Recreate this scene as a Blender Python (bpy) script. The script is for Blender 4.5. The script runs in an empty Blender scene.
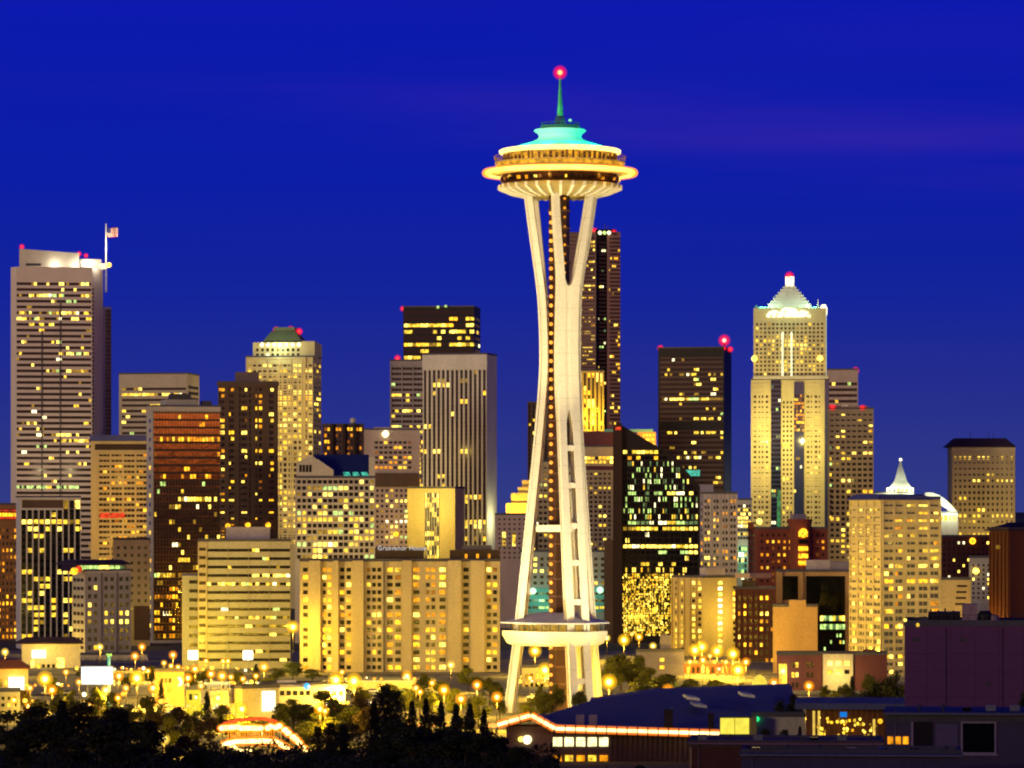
import bpy, math, random
from mathutils import Vector
C = bpy.context.scene
COL = C.collection
R = math.radians
F = 4030.0      # focal length in pixels of the 1024 px wide picture
CZ = 55.0       # height of the lookout above the ground at the tower
HY = 520.0      # picture row of the true horizon

# ------------------------------------------------------------------ camera
cam = bpy.data.objects.new('camera', bpy.data.cameras.new('camera'))
COL.objects.link(cam)
cam.location = (0, 0, CZ); cam.rotation_euler = (R(90), 0, 0)
cam.data.sensor_width = 36; cam.data.lens = F / 1024 * 36
cam.data.shift_y = (HY - 384) / 1024
cam.data.clip_start = 1; cam.data.clip_end = 60000
C.camera = cam

# ------------------------------------------------------------------ sky, afterglow, exposure
SUN_AZ, SUN_EL = 222, 3.0       # degrees clockwise from +Y (behind the lookout, to the right is west), elevation
w = bpy.data.worlds.new('World'); C.world = w; w.use_nodes = True
nt = w.node_tree; N = nt.nodes; L = nt.links
bg = N['Background']
tc = N.new('ShaderNodeTexCoord')
sky = N.new('ShaderNodeTexSky'); sky.sky_type = 'NISHITA'; sky.sun_disc = False
sky.sun_elevation = R(-2.0); sky.sun_rotation = R(SUN_AZ)
sep = N.new('ShaderNodeSeparateXYZ'); L.new(tc.outputs['Generated'], sep.inputs[0])
ramp = N.new('ShaderNodeValToRGB'); L.new(sep.outputs['Z'], ramp.inputs[0])
er = ramp.color_ramp
stops = [(0.0, (.034, .046, .225)), (.017, (.024, .036, .245)), (.033, (.015, .026, .265)), (.058, (.0045, .0165, .325)),
         (.085, (.0004, .0115, .38)), (.125, (.0, .008, .42)), (.3, (.0, .005, .20)), (1.0, (.002, .006, .10))]
while len(er.elements) < len(stops): er.elements.new(.5)
for e, (p, c) in zip(er.elements, stops): e.position = p; e.color = (*c, 1)
# faint mauve streaks of cloud
mp = N.new('ShaderNodeMapping'); L.new(tc.outputs['Generated'], mp.inputs[0]); mp.inputs['Scale'].default_value = (2.6, 2.6, 40); mp.inputs['Rotation'].default_value = (0, R(4), 0)
nz = N.new('ShaderNodeTexNoise'); nz.inputs['Scale'].default_value = 1.6; nz.inputs['Detail'].default_value = 4; L.new(mp.outputs[0], nz.inputs[0])
mr = N.new('ShaderNodeMapRange'); mr.interpolation_type = 'SMOOTHSTEP'; mr.inputs['From Min'].default_value = .50; mr.inputs['From Max'].default_value = .80; L.new(nz.outputs[0], mr.inputs[0])
# ... gathered in one long thin bank that sinks to the right
dv = N.new('ShaderNodeVectorMath'); dv.operation = 'DOT_PRODUCT'; L.new(tc.outputs['Generated'], dv.inputs[0]); dv.inputs[1].default_value = (.085, 0, 1)
bk = N.new('ShaderNodeValToRGB'); L.new(dv.outputs['Value'], bk.inputs[0]); bk.color_ramp.interpolation = 'EASE'
for p_, v_ in ((.089, .12), (.1015, 1), (.113, .12)):
    e = bk.color_ramp.elements.new(p_); e.color = (v_, v_, v_, 1)
bk.color_ramp.elements[0].color = (.12, .12, .12, 1); bk.color_ramp.elements[-1].color = (.1, .1, .1, 1)
xr = N.new('ShaderNodeMapRange'); xr.interpolation_type = 'SMOOTHSTEP'; xr.inputs['From Min'].default_value = -.12; xr.inputs['From Max'].default_value = .06; xr.inputs['To Min'].default_value = .12; L.new(sep.outputs['X'], xr.inputs[0])
mr.inputs['From Min'].default_value = .30; mr.inputs['From Max'].default_value = .75
m1 = N.new('ShaderNodeMath'); m1.operation = 'MULTIPLY'; L.new(mr.outputs[0], m1.inputs[0]); L.new(bk.outputs[0], m1.inputs[1])
m2 = N.new('ShaderNodeMath'); m2.operation = 'MULTIPLY'; L.new(m1.outputs[0], m2.inputs[0]); L.new(xr.outputs[0], m2.inputs[1])
cl = N.new('ShaderNodeMix'); cl.data_type = 'RGBA'; cl.blend_type = 'ADD'
L.new(m2.outputs[0], cl.inputs['Factor']); L.new(ramp.outputs[0], cl.inputs['A']); cl.inputs['B'].default_value = (.028, .005, -.03, 1)
# afterglow low in the west, behind the lookout
vd = N.new('ShaderNodeVectorMath'); vd.operation = 'DOT_PRODUCT'; L.new(tc.outputs['Generated'], vd.inputs[0])
vd.inputs[1].default_value = (math.sin(R(170)), math.cos(R(170)), .05)
gr = N.new('ShaderNodeMapRange'); gr.interpolation_type = 'SMOOTHSTEP'; gr.inputs['From Min'].default_value = .25; gr.inputs['From Max'].default_value = 1.0; L.new(vd.outputs['Value'], gr.inputs[0])
gz = N.new('ShaderNodeMapRange'); gz.interpolation_type = 'SMOOTHSTEP'; gz.inputs['From Min'].default_value = .30; gz.inputs['From Max'].default_value = -.02; L.new(sep.outputs['Z'], gz.inputs[0])
gm = N.new('ShaderNodeMath'); gm.operation = 'MULTIPLY'; L.new(gr.outputs[0], gm.inputs[0]); L.new(gz.outputs[0], gm.inputs[1])
ag = N.new('ShaderNodeMix'); ag.data_type = 'RGBA'; ag.blend_type = 'ADD'; L.new(gm.outputs[0], ag.inputs['Factor'])
L.new(cl.outputs['Result'], ag.inputs['A']); ag.inputs['B'].default_value = (1.15, .42, .06, 1)
sk = N.new('ShaderNodeMix'); sk.data_type = 'RGBA'; sk.blend_type = 'ADD'; sk.inputs['Factor'].default_value = .02
L.new(ag.outputs['Result'], sk.inputs['A']); L.new(sky.outputs[0], sk.inputs['B'])
L.new(sk.outputs['Result'], bg.inputs['Color']); bg.inputs['Strength'].default_value = 1.0

sun = bpy.data.objects.new('sun', bpy.data.lights.new('sun', 'SUN')); COL.objects.link(sun)
sun.data.energy = 1.9; sun.data.angle = R(11); sun.data.color = (1, .77, .42)
sd = Vector((math.sin(R(SUN_AZ)) * math.cos(R(SUN_EL)), math.cos(R(SUN_AZ)) * math.cos(R(SUN_EL)), math.sin(R(SUN_EL))))
sun.rotation_euler = sd.to_track_quat('Z', 'Y').to_euler()

vs = C.view_settings
vs.view_transform = 'Standard'; vs.look = 'None'; vs.exposure = 0.0; vs.gamma = 1; vs.use_curve_mapping = False
cy = C.cycles
cy.max_bounces = 5; cy.diffuse_bounces = 2; cy.glossy_bounces = 3; cy.transmission_bounces = 4; cy.transparent_max_bounces = 24; cy.volume_bounces = 0
cy.use_denoising = True; cy.filter_width = 2.1; cy.caustics_reflective = False; cy.caustics_refractive = False
cy.sample_clamp_indirect = 4; cy.use_light_tree = True

# ------------------------------------------------------------------ materials
MT = {}
def _new(name):
    m = bpy.data.materials.new(name); m.use_nodes = True; MT[name] = m
    return m, m.node_tree, m.node_tree.nodes['Principled BSDF']
def surf(name, col, rough=.75, var=.25, scale=.12, metal=0, fine=1.5):
    """matt building surface with large soft stains and a fine grain"""
    if name in MT: return MT[name]
    m, t, p = _new(name)
    g = t.nodes.new('ShaderNodeNewGeometry')
    mp = t.nodes.new('ShaderNodeMapping'); mp.inputs['Scale'].default_value = (1, 1, .35); t.links.new(g.outputs['Position'], mp.inputs[0])
    a = t.nodes.new('ShaderNodeTexNoise'); a.inputs['Scale'].default_value = scale; a.inputs['Detail'].default_value = 6; t.links.new(mp.outputs[0], a.inputs[0])
    b = t.nodes.new('ShaderNodeTexNoise'); b.inputs['Scale'].default_value = fine; b.inputs['Detail'].default_value = 3; t.links.new(g.outputs['Position'], b.inputs[0])
    ad = t.nodes.new('ShaderNodeMath'); ad.operation = 'ADD'; t.links.new(a.outputs[0], ad.inputs[0]); t.links.new(b.outputs[0], ad.inputs[1])
    r = t.nodes.new('ShaderNodeMapRange'); r.inputs['From Min'].default_value = .6; r.inputs['From Max'].default_value = 1.4
    r.inputs['To Min'].default_value = 1 - var; r.inputs['To Max'].default_value = 1 + var; t.links.new(ad.outputs[0], r.inputs[0])
    v = t.nodes.new('ShaderNodeVectorMath'); v.operation = 'SCALE'; v.inputs[0].default_value = col; t.links.new(r.outputs[0], v.inputs['Scale'])
    t.links.new(v.outputs[0], p.inputs['Base Color']); p.inputs['Roughness'].default_value = rough; p.inputs['Specular IOR Level'].default_value = .2; p.inputs['Metallic'].default_value = metal
    return m
def glass(name, col, rough=.12, spec=.3, wob=.0, metal=0):
    if name in MT: return MT[name]
    m, t, p = _new(name)
    p.inputs['Base Color'].default_value = (*col, 1); p.inputs['Specular IOR Level'].default_value = spec
    p.inputs['Metallic'].default_value = metal
    g = t.nodes.new('ShaderNodeNewGeometry'); a = t.nodes.new('ShaderNodeTexNoise'); a.inputs['Scale'].default_value = .35; t.links.new(g.outputs['Position'], a.inputs[0])
    r = t.nodes.new('ShaderNodeMapRange'); r.inputs['To Min'].default_value = rough * .5; r.inputs['To Max'].default_value = rough * 1.6; t.links.new(a.outputs[0], r.inputs[0])
    t.links.new(r.outputs[0], p.inputs['Roughness'])
    if wob:
        b = t.nodes.new('ShaderNodeBump'); b.inputs['Strength'].default_value = wob; b.inputs['Distance'].default_value = .4; t.links.new(a.outputs[0], b.inputs['Height']); t.links.new(b.outputs[0], p.inputs['Normal'])
    return m
def lit(name, col, s, var=.8, scale=.65):
    """a room seen lit through its window, or a lamp: brightness varies from room to room"""
    if name in MT: return MT[name]
    m, t, p = _new(name)
    g = t.nodes.new('ShaderNodeNewGeometry'); a = t.nodes.new('ShaderNodeTexNoise'); a.inputs['Scale'].default_value = scale; a.inputs['Detail'].default_value = 3; t.links.new(g.outputs['Position'], a.inputs[0])
    r = t.nodes.new('ShaderNodeMapRange'); r.inputs['From Min'].default_value = .3; r.inputs['From Max'].default_value = .7
    r.inputs['To Min'].default_value = s * (1 - var); r.inputs['To Max'].default_value = s * (1 + var); t.links.new(a.outputs[0], r.inputs[0])
    p.inputs['Base Color'].default_value = (.03, .025, .02, 1); p.inputs['Roughness'].default_value = .25
    p.inputs['Emission Color'].default_value = (*col, 1); t.links.new(r.outputs[0], p.inputs['Emission Strength'])
    m.cycles.emission_sampling = 'NONE'
    return m
GL = {}
def glow_ball(c, r, name, parent, col, core=(1, .8, .4), k=1.0):
    """milky globe: dense bright heart inside a thin outer globe"""
    o = MB().ball(c, r, 18).build(name, bloom_mat('globe_%s_%.2f' % (col, r), col, .62 * k / r, .5 / r), parent, True)
    MB().ball(c, r * .62, 14).build('diffuser', bloom_mat('heart_%s_%.2f' % (col, r), col, 3.0 * k / r, .7 / r), o, True)
    MB().ball(c, r * .34, 10).build('bulb', lit('core_%s' % (core,), core, 3.5, .05), o, True); return o
def bloom_mat(name, col, s, dens=.35):
    """milky lamp globe: light comes out of its whole volume"""
    if name in MT: return MT[name]
    m = bpy.data.materials.new(name); m.use_nodes = True; MT[name] = m
    t = m.node_tree; t.nodes.clear(); o = t.nodes.new('ShaderNodeOutputMaterial'); e = t.nodes.new('ShaderNodeEmission')
    e.inputs[0].default_value = (*col, 1); e.inputs[1].default_value = s
    ab = t.nodes.new('ShaderNodeVolumeAbsorption'); ab.inputs['Color'].default_value = (0, 0, 0, 1); ab.inputs['Density'].default_value = dens; sm = t.nodes.new('ShaderNodeAddShader')
    t.links.new(e.outputs[0], sm.inputs[0]); t.links.new(ab.outputs[0], sm.inputs[1]); t.links.new(sm.outputs[0], o.inputs['Volume'])
    m.cycles.emission_sampling = 'NONE'
    return m
lit('Y3', (1, .66, .09), 2.9); lit('Y2', (1, .60, .04), 1.45); lit('Y1', (.8, .44, .02), .42)
lit('O3', (1, .44, .014), 2.3); lit('O2', (1, .34, .006), 1.1); lit('O1', (.8, .22, .0), .3)
lit('G2', (.66, 1, .25), 1.1); lit('G1', (.4, .8, .3), .25); lit('W3', (1, .88, .45), 2.6); lit('C2', (.1, .9, .62), .5); lit('RD', (1, .05, .01), .8)
glass('D', (.012, .010, .012)); glass('DB', (.03, .018, .014), .2); glass('DG', (.005, .006, .006), .06, .35)
PAL_APT = ['Y3'] * 4 + ['O3'] * 3 + ['Y2'] * 2 + ['O2']
glass('bronze_glass', (.10, .045, .02), .16, .4, .04, 1); glass('DP', (.10, .10, .10), .15)
glass('copper_glass', (.52, .26, .06), .10, .5, .05, 1); glass('blue_glass', (.02, .03, .10), .08, .8)
PAL = {'office': ['Y3'] * 4 + ['Y2'] * 4 + ['Y1'] * 3 + ['G2', 'W3'], 'res': ['O3'] * 4 + ['Y3'] * 3 + ['O2'] * 4 + ['Y2'] * 2 + ['O1'],
       'amber': ['O3'] * 3 + ['O2'] * 4 + ['O1'] * 3 + ['Y2'], 'green': ['G2'] * 3 + ['G1'] * 2 + ['Y3', 'W3', 'Y2'], 'bright': ['Y3'] * 6 + ['W3'] * 3 + ['Y2'] * 2,
       'yellow': ['Y3'] * 3 + ['Y2'] * 5 + ['O3', 'Y1'], 'red': ['RD'], 'apt': PAL_APT}
ROOF = surf('roof_tar', (.09, .085, .10), .9)
STEEL = surf('dark_steel', (.06, .06, .065), .5)
WHITE = surf('white_paint', (.78, .76, .72), .5, .08)
 

# ------------------------------------------------------------------ mesh helpers
class MB:
    def __init__(s): s.v = []; s.f = []; s.m = []
    def add(s, vs, fs, mi=0):
        n = len(s.v); s.v += [tuple(v) for v in vs]; s.f += [tuple(i + n for i in f) for f in fs]; s.m += [mi] * len(fs); return s
    def box(s, x0, x1, y0, y1, z0, z1, mi=0):
        return s.add([(x0, y0, z0), (x1, y0, z0), (x1, y1, z0), (x0, y1, z0), (x0, y0, z1), (x1, y0, z1), (x1, y1, z1), (x0, y1, z1)],
                     [(0, 3, 2, 1), (4, 5, 6, 7), (0, 1, 5, 4), (1, 2, 6, 5), (2, 3, 7, 6), (3, 0, 4, 7)], mi)
    def prism(s, pts, y0, y1, mi=0):
        """outline in the x-z plane given depth y0..y1"""
        n = len(pts)
        return s.add([(x, y0, z) for x, z in pts] + [(x, y1, z) for x, z in pts],
                     [tuple(range(n)), tuple(range(2 * n - 1, n - 1, -1))] + [(i, i + n, (i + 1) % n + n, (i + 1) % n) for i in range(n)], mi)
    def loft(s, rings, mi=0, cap=True, closed=True):
        n = len(rings[0]); vs = [p for r in rings for p in r]; fs = []
        for k in range(len(rings) - 1):
            for i in range(n if closed else n - 1):
                j = (i + 1) % n; fs.append((k * n + i, k * n + j, (k + 1) * n + j, (k + 1) * n + i))
        if cap: fs += [tuple(range(n - 1, -1, -1)), tuple(range((len(rings) - 1) * n, len(rings) * n))]
        return s.add(vs, fs, mi)
    def lathe(s, prof, n=24, cx=0, cy=0, mi=0, cap=True, ph=0):
        return s.loft([[(cx + r * math.cos(2 * math.pi * i / n + ph), cy + r * math.sin(2 * math.pi * i / n + ph), z) for i in range(n)] for r, z in prof], mi, cap)
    def ball(s, c, r, n=10, sz=1, mi=0):
        return s.lathe([(max(r * math.sin(math.pi * k / 8), .01 * r), c[2] - r * sz * math.cos(math.pi * k / 8)) for k in range(9)], n, c[0], c[1], mi)
    def tube(s, pts, r, n=6, mi=0):
        rings = []
        for i, p in enumerate(pts):
            p = Vector(p); a = Vector(pts[max(i - 1, 0)]); b = Vector(pts[min(i + 1, len(pts) - 1)]); t = (b - a).normalized()
            u = t.cross(Vector((0, 0, 1)) if abs(t.z) < .9 else Vector((1, 0, 0))).normalized(); v = t.cross(u)
            rr = r[i] if isinstance(r, (list, tuple)) else r
            rings.append([tuple(p + u * rr * math.cos(2 * math.pi * k / n) + v * rr * math.sin(2 * math.pi * k / n)) for k in range(n)])
        return s.loft(rings, mi)
    def mesh(s, name, mats, smooth=False):
        me = bpy.data.meshes.new(name); me.from_pydata(s.v, [], s.f)
        for m in (mats if isinstance(mats, (list, tuple)) else [mats]): me.materials.append(m)
        if any(s.m): me.polygons.foreach_set('material_index', s.m)
        if smooth: me.polygons.foreach_set('use_smooth', [True] * len(s.f))
        me.update(); return me
    def build(s, name, mats, parent=None, smooth=False, kind=None):
        return link(name, s.mesh(name, mats, smooth), parent, kind)
def link(name, data, parent=None, kind=None):
    o = bpy.data.objects.new(name, data); COL.objects.link(o)
    if parent: o.parent = parent
    if kind: o['kind'] = kind
    return o
def thing(name, label, cat, loc=(0, 0, 0), rz=0, group=None):
    o = link(name, None); o.location = loc; o.rotation_euler = (0, 0, rz); o.empty_display_size = .5
    tag(o, label, cat, group); return o
def tag(o, label, cat, group=None):
    o['label'] = label; o['category'] = cat
    if group: o['group'] = group
    return o
def copy_tree(o, parent=None):
    c = o.copy(); COL.objects.link(c); c.parent = parent
    for ch in list(o.children): copy_tree(ch, c)
    return c
def wx(px, Y): return (px - 512) * Y / F
def wz(py, Y): return CZ - (py - HY) * Y / F
def terrain(y):
    P = [(-900, 135), (-280, 133), (-120, 92), (-20, 54.5), (0, 53), (100, 44), (300, 28), (560, 13), (850, 3), (1000, 0), (1e6, 0)]  # unseen hill behind the lookout, raised to shade the foreground
    for (a, za), (b, zb) in zip(P, P[1:]):
        if y <= b: return za + (zb - za) * max(0, (y - a) / (b - a))
    return 0
def point(name, parent, loc, power, col, rad=.6, kind='POINT', rot=None, cone=None, blend=.6):
    d = bpy.data.lights.new(name, kind); d.energy = power; d.color = col; d.shadow_soft_size = rad
    if kind == 'SPOT': d.spot_size = R(cone); d.spot_blend = blend
    o = link(name, d, parent); o.location = loc
    if rot: o.rotation_euler = rot
    return o

# ------------------------------------------------------------------ setting: ground, hills, streets
gm_ = surf('ground_earth', (.06, .055, .045), .95, .4, .03)
g = MB(); ys = [-900, -300, -120, -20, 0, 50, 100, 200, 300, 430, 560, 700, 850, 1000, 2000, 4000, 9000, 30000]
g.loft([[(x, y, terrain(y)) for x in (-14000, -3000, -600, 0, 600, 3000, 14000)] for y in ys], 0, False, False)
link('ground', g.mesh('ground', gm_), None, 'structure')
h = MB()
for (x0, x1, hh, Y) in ((-2600, 3200, 70, 9000), (900, 2600, 92, 8200), (-3000, -700, 78, 8600)):
    n = 40; rr = random.Random(int(hh))
    top = [(x0 + (x1 - x0) * i / n, hh * math.sin(math.pi * min(1, max(0, i / n))) ** .35 * (1 + .08 * rr.random())) for i in range(n + 1)]
    h.loft([[(x, Y - 900, 0) for x, z in top], [(x, Y - 300, z * .8) for x, z in top], [(x, Y, z) for x, z in top], [(x, Y + 1500, 0) for x, z in top]], 0, False, False)
link('hills', h.mesh('hills', surf('hill_woods', (.03, .035, .04), 1)), None, 'structure')
ASPH = surf('asphalt', (.05, .05, .052), .8, .2, .3); PAVE = surf('pavement_slabs', (.22, .21, .2), .9, .2, .4); MARK = surf('road_paint', (.75, .74, .70), .7, .1)
lots = MB().loft([[(-330, y, -.1), (-330, y, .002), (330, y, .002), (330, y, -.1)] for y in (1003, 1700)], 0, True, False)
link('paved_ground', lots.mesh('paved_ground', surf('lot_concrete', (.17, .16, .14), .9, .45, .06)), None, 'structure')
road = MB(); walk = MB(); mark = MB()
for Y0, wd in ((1075, 12), (1255, 16), (1420, 14), (1560, 14)):
    road.box(-420, 420, Y0, Y0 + wd, -.2, .006)
    for a, b in ((Y0 - 3.2, Y0 - .02), (Y0 + wd + .02, Y0 + wd + 3.2)): walk.box(-420, 420, a, b, -.2, .14)
    for k in range(-70, 70): mark.box(k * 6, k * 6 + 3, Y0 + wd / 2 - .08, Y0 + wd / 2 + .08, .0, .010)
link('road', road.mesh('road', ASPH), None, 'structure'); link('pavement', walk.mesh('pavement', PAVE), None, 'structure'); link('road_markings', mark.mesh('road_markings', MARK), None, 'structure')

# ------------------------------------------------------------------ buildings
PANES = {}
def pane_mesh(wd, ht, mat, inset):
    k = (round(wd, 2), round(ht, 2), mat, inset)
    if k not in PANES: PANES[k] = MB().box(-wd / 2, wd / 2, -.05, .12, -ht / 2, ht / 2).mesh('pane', MT[mat])
    return PANES[k]
class Bld:
    """x0,x1,x2: picture columns of the left, middle and right corner; side L/R/None: which return wall shows"""
    def __init__(s, name, label, cat, xs, top, Y, side, wall, ratio=.8, body=True, seed=None, base=None, roof=None, group=None):
        x0, x1, x2 = xs if len(xs) == 3 else (xs[0], xs[1], xs[1])
        s.Y = Y; s.k = Y / F; s.side = side; s.wall = wall; s.rnd = random.Random(seed if seed is not None else int(x0 * 7 + top))
        s.base = terrain(Y) if base is None else base
        if side == 'L': s.fp, s.sp, cx = (x1, x2), (x0, x1), x1
        elif side == 'R': s.fp, s.sp, cx = (x0, x1), (x1, x2), x1
        else: s.fp, s.sp, cx = (x0, x1), (x1, x1), (x0 + x1) / 2
        fr = s.fp[1] - s.fp[0]; sw = s.sp[1] - s.sp[0]
        a = math.atan(sw / (ratio * fr)) if sw else 0
        th = math.atan((cx - 512) / F)
        rz = -th + (a if side == 'L' else -a)
        s.W = fr * s.k / math.cos(a); s.D = s.W * ratio
        lx = -s.W / 2 if side == 'L' else s.W / 2 if side == 'R' else 0
        loc = (wx(cx, Y) - math.cos(rz) * lx, Y - math.sin(rz) * lx, s.base)
        s.r = thing(name, label, cat, loc, rz, group); s.w_ = []; s.fr = {}
        s.H = s.z(top)
        if body:
            MB().box(-s.W / 2, s.W / 2, 0, s.D, -2, s.H).build('wall', wall, s.r)
            rm = roof or ROOF
            q = MB().box(-s.W / 2 + .4, s.W / 2 - .4, .4, s.D - .4, s.H, s.H + .25)
            for bx in ((-s.W / 2 - .15, s.W / 2 + .15, -.15, .4), (-s.W / 2 - .15, s.W / 2 + .15, s.D - .4, s.D + .15), (-s.W / 2 - .15, -s.W / 2 + .4, .4, s.D - .4), (s.W / 2 - .4, s.W / 2 + .15, .4, s.D - .4)):
                q.box(*bx, s.H + .003, s.H + 1.0)
            q.build('roof', rm, s.r)
    def z(s, py): return wz(py, s.Y) - s.base
    def x(s, px): return (px - s.fp[0]) / (s.fp[1] - s.fp[0]) * s.W - s.W / 2
    def span(s, f, p0, p1):
        if f == 'f': return s.x(p0), s.x(p1)
        q0, q1 = s.sp; a, b = (p0 - q0) / (q1 - q0) * s.D, (p1 - q0) / (q1 - q0) * s.D
        return a, b
    def put(s, m, f, u0, u1, o0, o1, z0, z1, mi=0):
        """box on a face: u along the face (left to right as seen), o outwards"""
        if f == 'f': m.box(u0, u1, -o1, -o0, z0, z1, mi)
        elif s.side == 'R': m.box(s.W / 2 + o0, s.W / 2 + o1, u0, u1, z0, z1, mi)
        else: m.box(-s.W / 2 - o1, -s.W / 2 - o0, s.D - u1, s.D - u0, z0, z1, mi)
    def part(s, name, px0, px1, py0, py1, d0, d1, mat):
        o = MB().box(s.x(px0), s.x(px1), d0, d1, s.z(py1), s.z(py0)).build(name, mat, s.r); return o
    def plate(s, name, f, px0, px1, py0, py1, out, mat, inn=-.2):
        m = MB(); u0, u1 = s.span(f, px0, px1); s.put(m, f, u0, u1, inn, out, s.z(py1), s.z(py0)); return m.build(name, mat, s.r)
    def win(s, f, px0, px1, py0, py1, nx, nz, fw=.7, fh=.6, p=.12, row=.06, pal='office', dark='D', rows=None, skip=None, out=0.0, col=None, blk=.35):
        u0, u1 = s.span(f, px0, px1); z1, z0 = s.z(py0), s.z(py1); du, dz = (u1 - u0) / nx, (z1 - z0) / nz; rn = s.rnd
        for j in range(nz):
            rp = (rows or {}).get(j); isrow = rn.random() < row
            pr = rp if rp is not None else (.72 if isrow else p)
            a0 = rn.random() * .5; a1 = a0 + .35 + rn.random() * .5
            rowpal = rn.choice(PAL[pal]); prev = None; fw = fw; fh = fh
            for i in range(nx):
                if skip and skip(i, j): continue
                q = pr
                if rp is None and isrow and not a0 <= i / nx <= a1: q = p
                if col and i in col: q = max(q, col[i])
                if prev and rn.random() < blk and q < .5: on = True
                else: on = rn.random() < q
                if on: mat = prev if prev and rn.random() < .5 else (rowpal if isrow and rn.random() < .6 else rn.choice(PAL[pal]))
                else: mat = dark
                prev = mat if on and not prev else None
                s.w_.append((f, u0 + (i + .5) * du, z0 + (nz - j - .5) * dz, du * fw, dz * fh, mat, out, on))
    def frame(s, f, px0, px1, py0, py1, nx, nz, pw, bh, out, mat=None, name='facade_frame', edge=True):
        """piers and floor bands standing proud of the panes"""
        m = s.fr.setdefault((name, (mat or s.wall).name), MB()); u0, u1 = s.span(f, px0, px1); z1, z0 = s.z(py0), s.z(py1)
        if nx and pw:
            du = (u1 - u0) / nx; hw = du * pw / 2
            for i in range(nx + 1):
                c = u0 + i * du
                s.put(m, f, max(c - hw, u0 - (0 if edge else 9)), min(c + hw, u1 + (0 if edge else 9)), -.05, out, z0, z1)
        if nz and bh:
            dz = (z1 - z0) / nz; hh = dz * bh / 2
            for j in range(nz + 1):
                c = z0 + j * dz; s.put(m, f, u0, u1, -.05, out - .07, max(c - hh, z0), min(c + hh, z1))
    def beacon(s, px, py, d=2, r=2.0):
        x, zz = s.x(px), s.z(py); b = MB().tube([(x, d, min(zz - r, s.H) - 2), (x, d, zz)], .18).build('beacon', STEEL, s.r)
        glow_ball((x, d, zz), r * .92, 'lantern', b, (1, .008, .02), (1, .05, .05) if r < 4 else (1, .5, .4))  # red light widened by an added bloom ball
    def lampglow(s, name, px, py, r, mat, d=-1.5):
        MB().ball((s.x(px), d, s.z(py)), r, 12).build(name, mat, s.r, True)
    def up(s, *pts, power=16000, col=(1, .68, .14), d=24):
        for px, py in pts: point('wall_light', s.r, (s.x(px), -d, s.z(py)), power, col, .8)  # added unseen fill lights hanging in front of the facade
    def done(s):
        for (nm, mn), m in s.fr.items(): m.build(nm, bpy.data.materials[mn], s.r)
        ws = s.w_; s.rnd.shuffle(ws); ws.sort(key=lambda t: -(t[3] * 2 + (t[5] in ('D', 'DB', 'DG')) * 0))
        rest = MB(); rm = []
        for k, (f, u, zc, wd, ht, mat, out, on) in enumerate(ws):
            if k < 100:
                o = link('window', pane_mesh(wd, ht, mat, 0), s.r)
                if f == 'f': o.location = (u, -out, zc)
                elif s.side == 'R': o.location = (s.W / 2 + out, u, zc); o.rotation_euler = (0, 0, R(90))
                else: o.location = (-s.W / 2 - out, s.D - u, zc); o.rotation_euler = (0, 0, R(-90))
            else:
                if mat not in rm: rm.append(mat)
                s.put(rest, f, u - wd / 2, u + wd / 2, -.12 + out, .05 + out, zc - ht / 2, zc + ht / 2, rm.index(mat))
        if rest.v: rest.build('glazing', [MT[m] for m in rm], s.r, kind='stuff')
        return s
#BUILDINGS
def poly(s, name, pts, py0, py1, mat, z0=None):
    a, b = (s.z(py1) if z0 is None else z0), s.z(py0); P = [(s.x(p), d) for p, d in pts]
    return MB().loft([[(x, y, a) for x, y in P], [(x, y, b) for x, y in P]]).build(name, mat, s.r)
def hip(s, name, px0, px1, d0, d1, pye, pyr, ins, mat, over=.6):
    x0, x1, ze, zr = s.x(px0) - over, s.x(px1) + over, s.z(pye), s.z(pyr); i = ins * s.k; dm = min(i, (d1 - d0) / 2 - .2)
    return MB().loft([[(x0, d0 - over, ze - .3), (x1, d0 - over, ze - .3), (x1, d1 + over, ze - .3), (x0, d1 + over, ze - .3)],
                      [(x0, d0 - over, ze + .05), (x1, d0 - over, ze + .05), (x1, d1 + over, ze + .05), (x0, d1 + over, ze + .05)],
                      [(x0 + i, d0 + dm, zr), (x1 - i, d0 + dm, zr), (x1 - i, d1 - dm, zr), (x0 + i, d1 - dm, zr)]]).build(name, mat, s.r)
BEIGE = surf('beige_concrete', (.46, .39, .28)); PALE = surf('pale_concrete', (.50, .45, .36)); PINK = surf('pinkish_granite', (.44, .34, .29)); CREAM = surf('cream_precast', (.54, .46, .25))
BROWN = surf('brown_concrete', (.11, .07, .045)); DKBR = surf('dark_bronze', (.05, .03, .022), .45); BLACKM = surf('black_anodised', (.014, .010, .012), .5); BRICK = surf('red_brick', (.22, .06, .035), .85)
GREY = surf('grey_concrete', (.36, .34, .30)); YEL = surf('ochre_stone', (.52, .42, .20)); TAN = surf('tan_stucco', (.42, .27, .12)); LILAC = surf('grey_lilac_paint', (.38, .34, .38)); TEAL = surf('green_copper', (.14, .40, .36), .6)
BLUER = surf('blue_metal_roof', (.07, .08, .22), .45); WHST = surf('white_precast', (.62, .58, .50)); GOLD = surf('gilded_terracotta', (.62, .46, .16)); MAROON = surf('maroon_render', (.13, .045, .05)); DKROOF = surf('dark_tile', (.05, .03, .04))

STONE = surf('pale_pink_granite', (.56, .46, .40), .7, .12)
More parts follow.
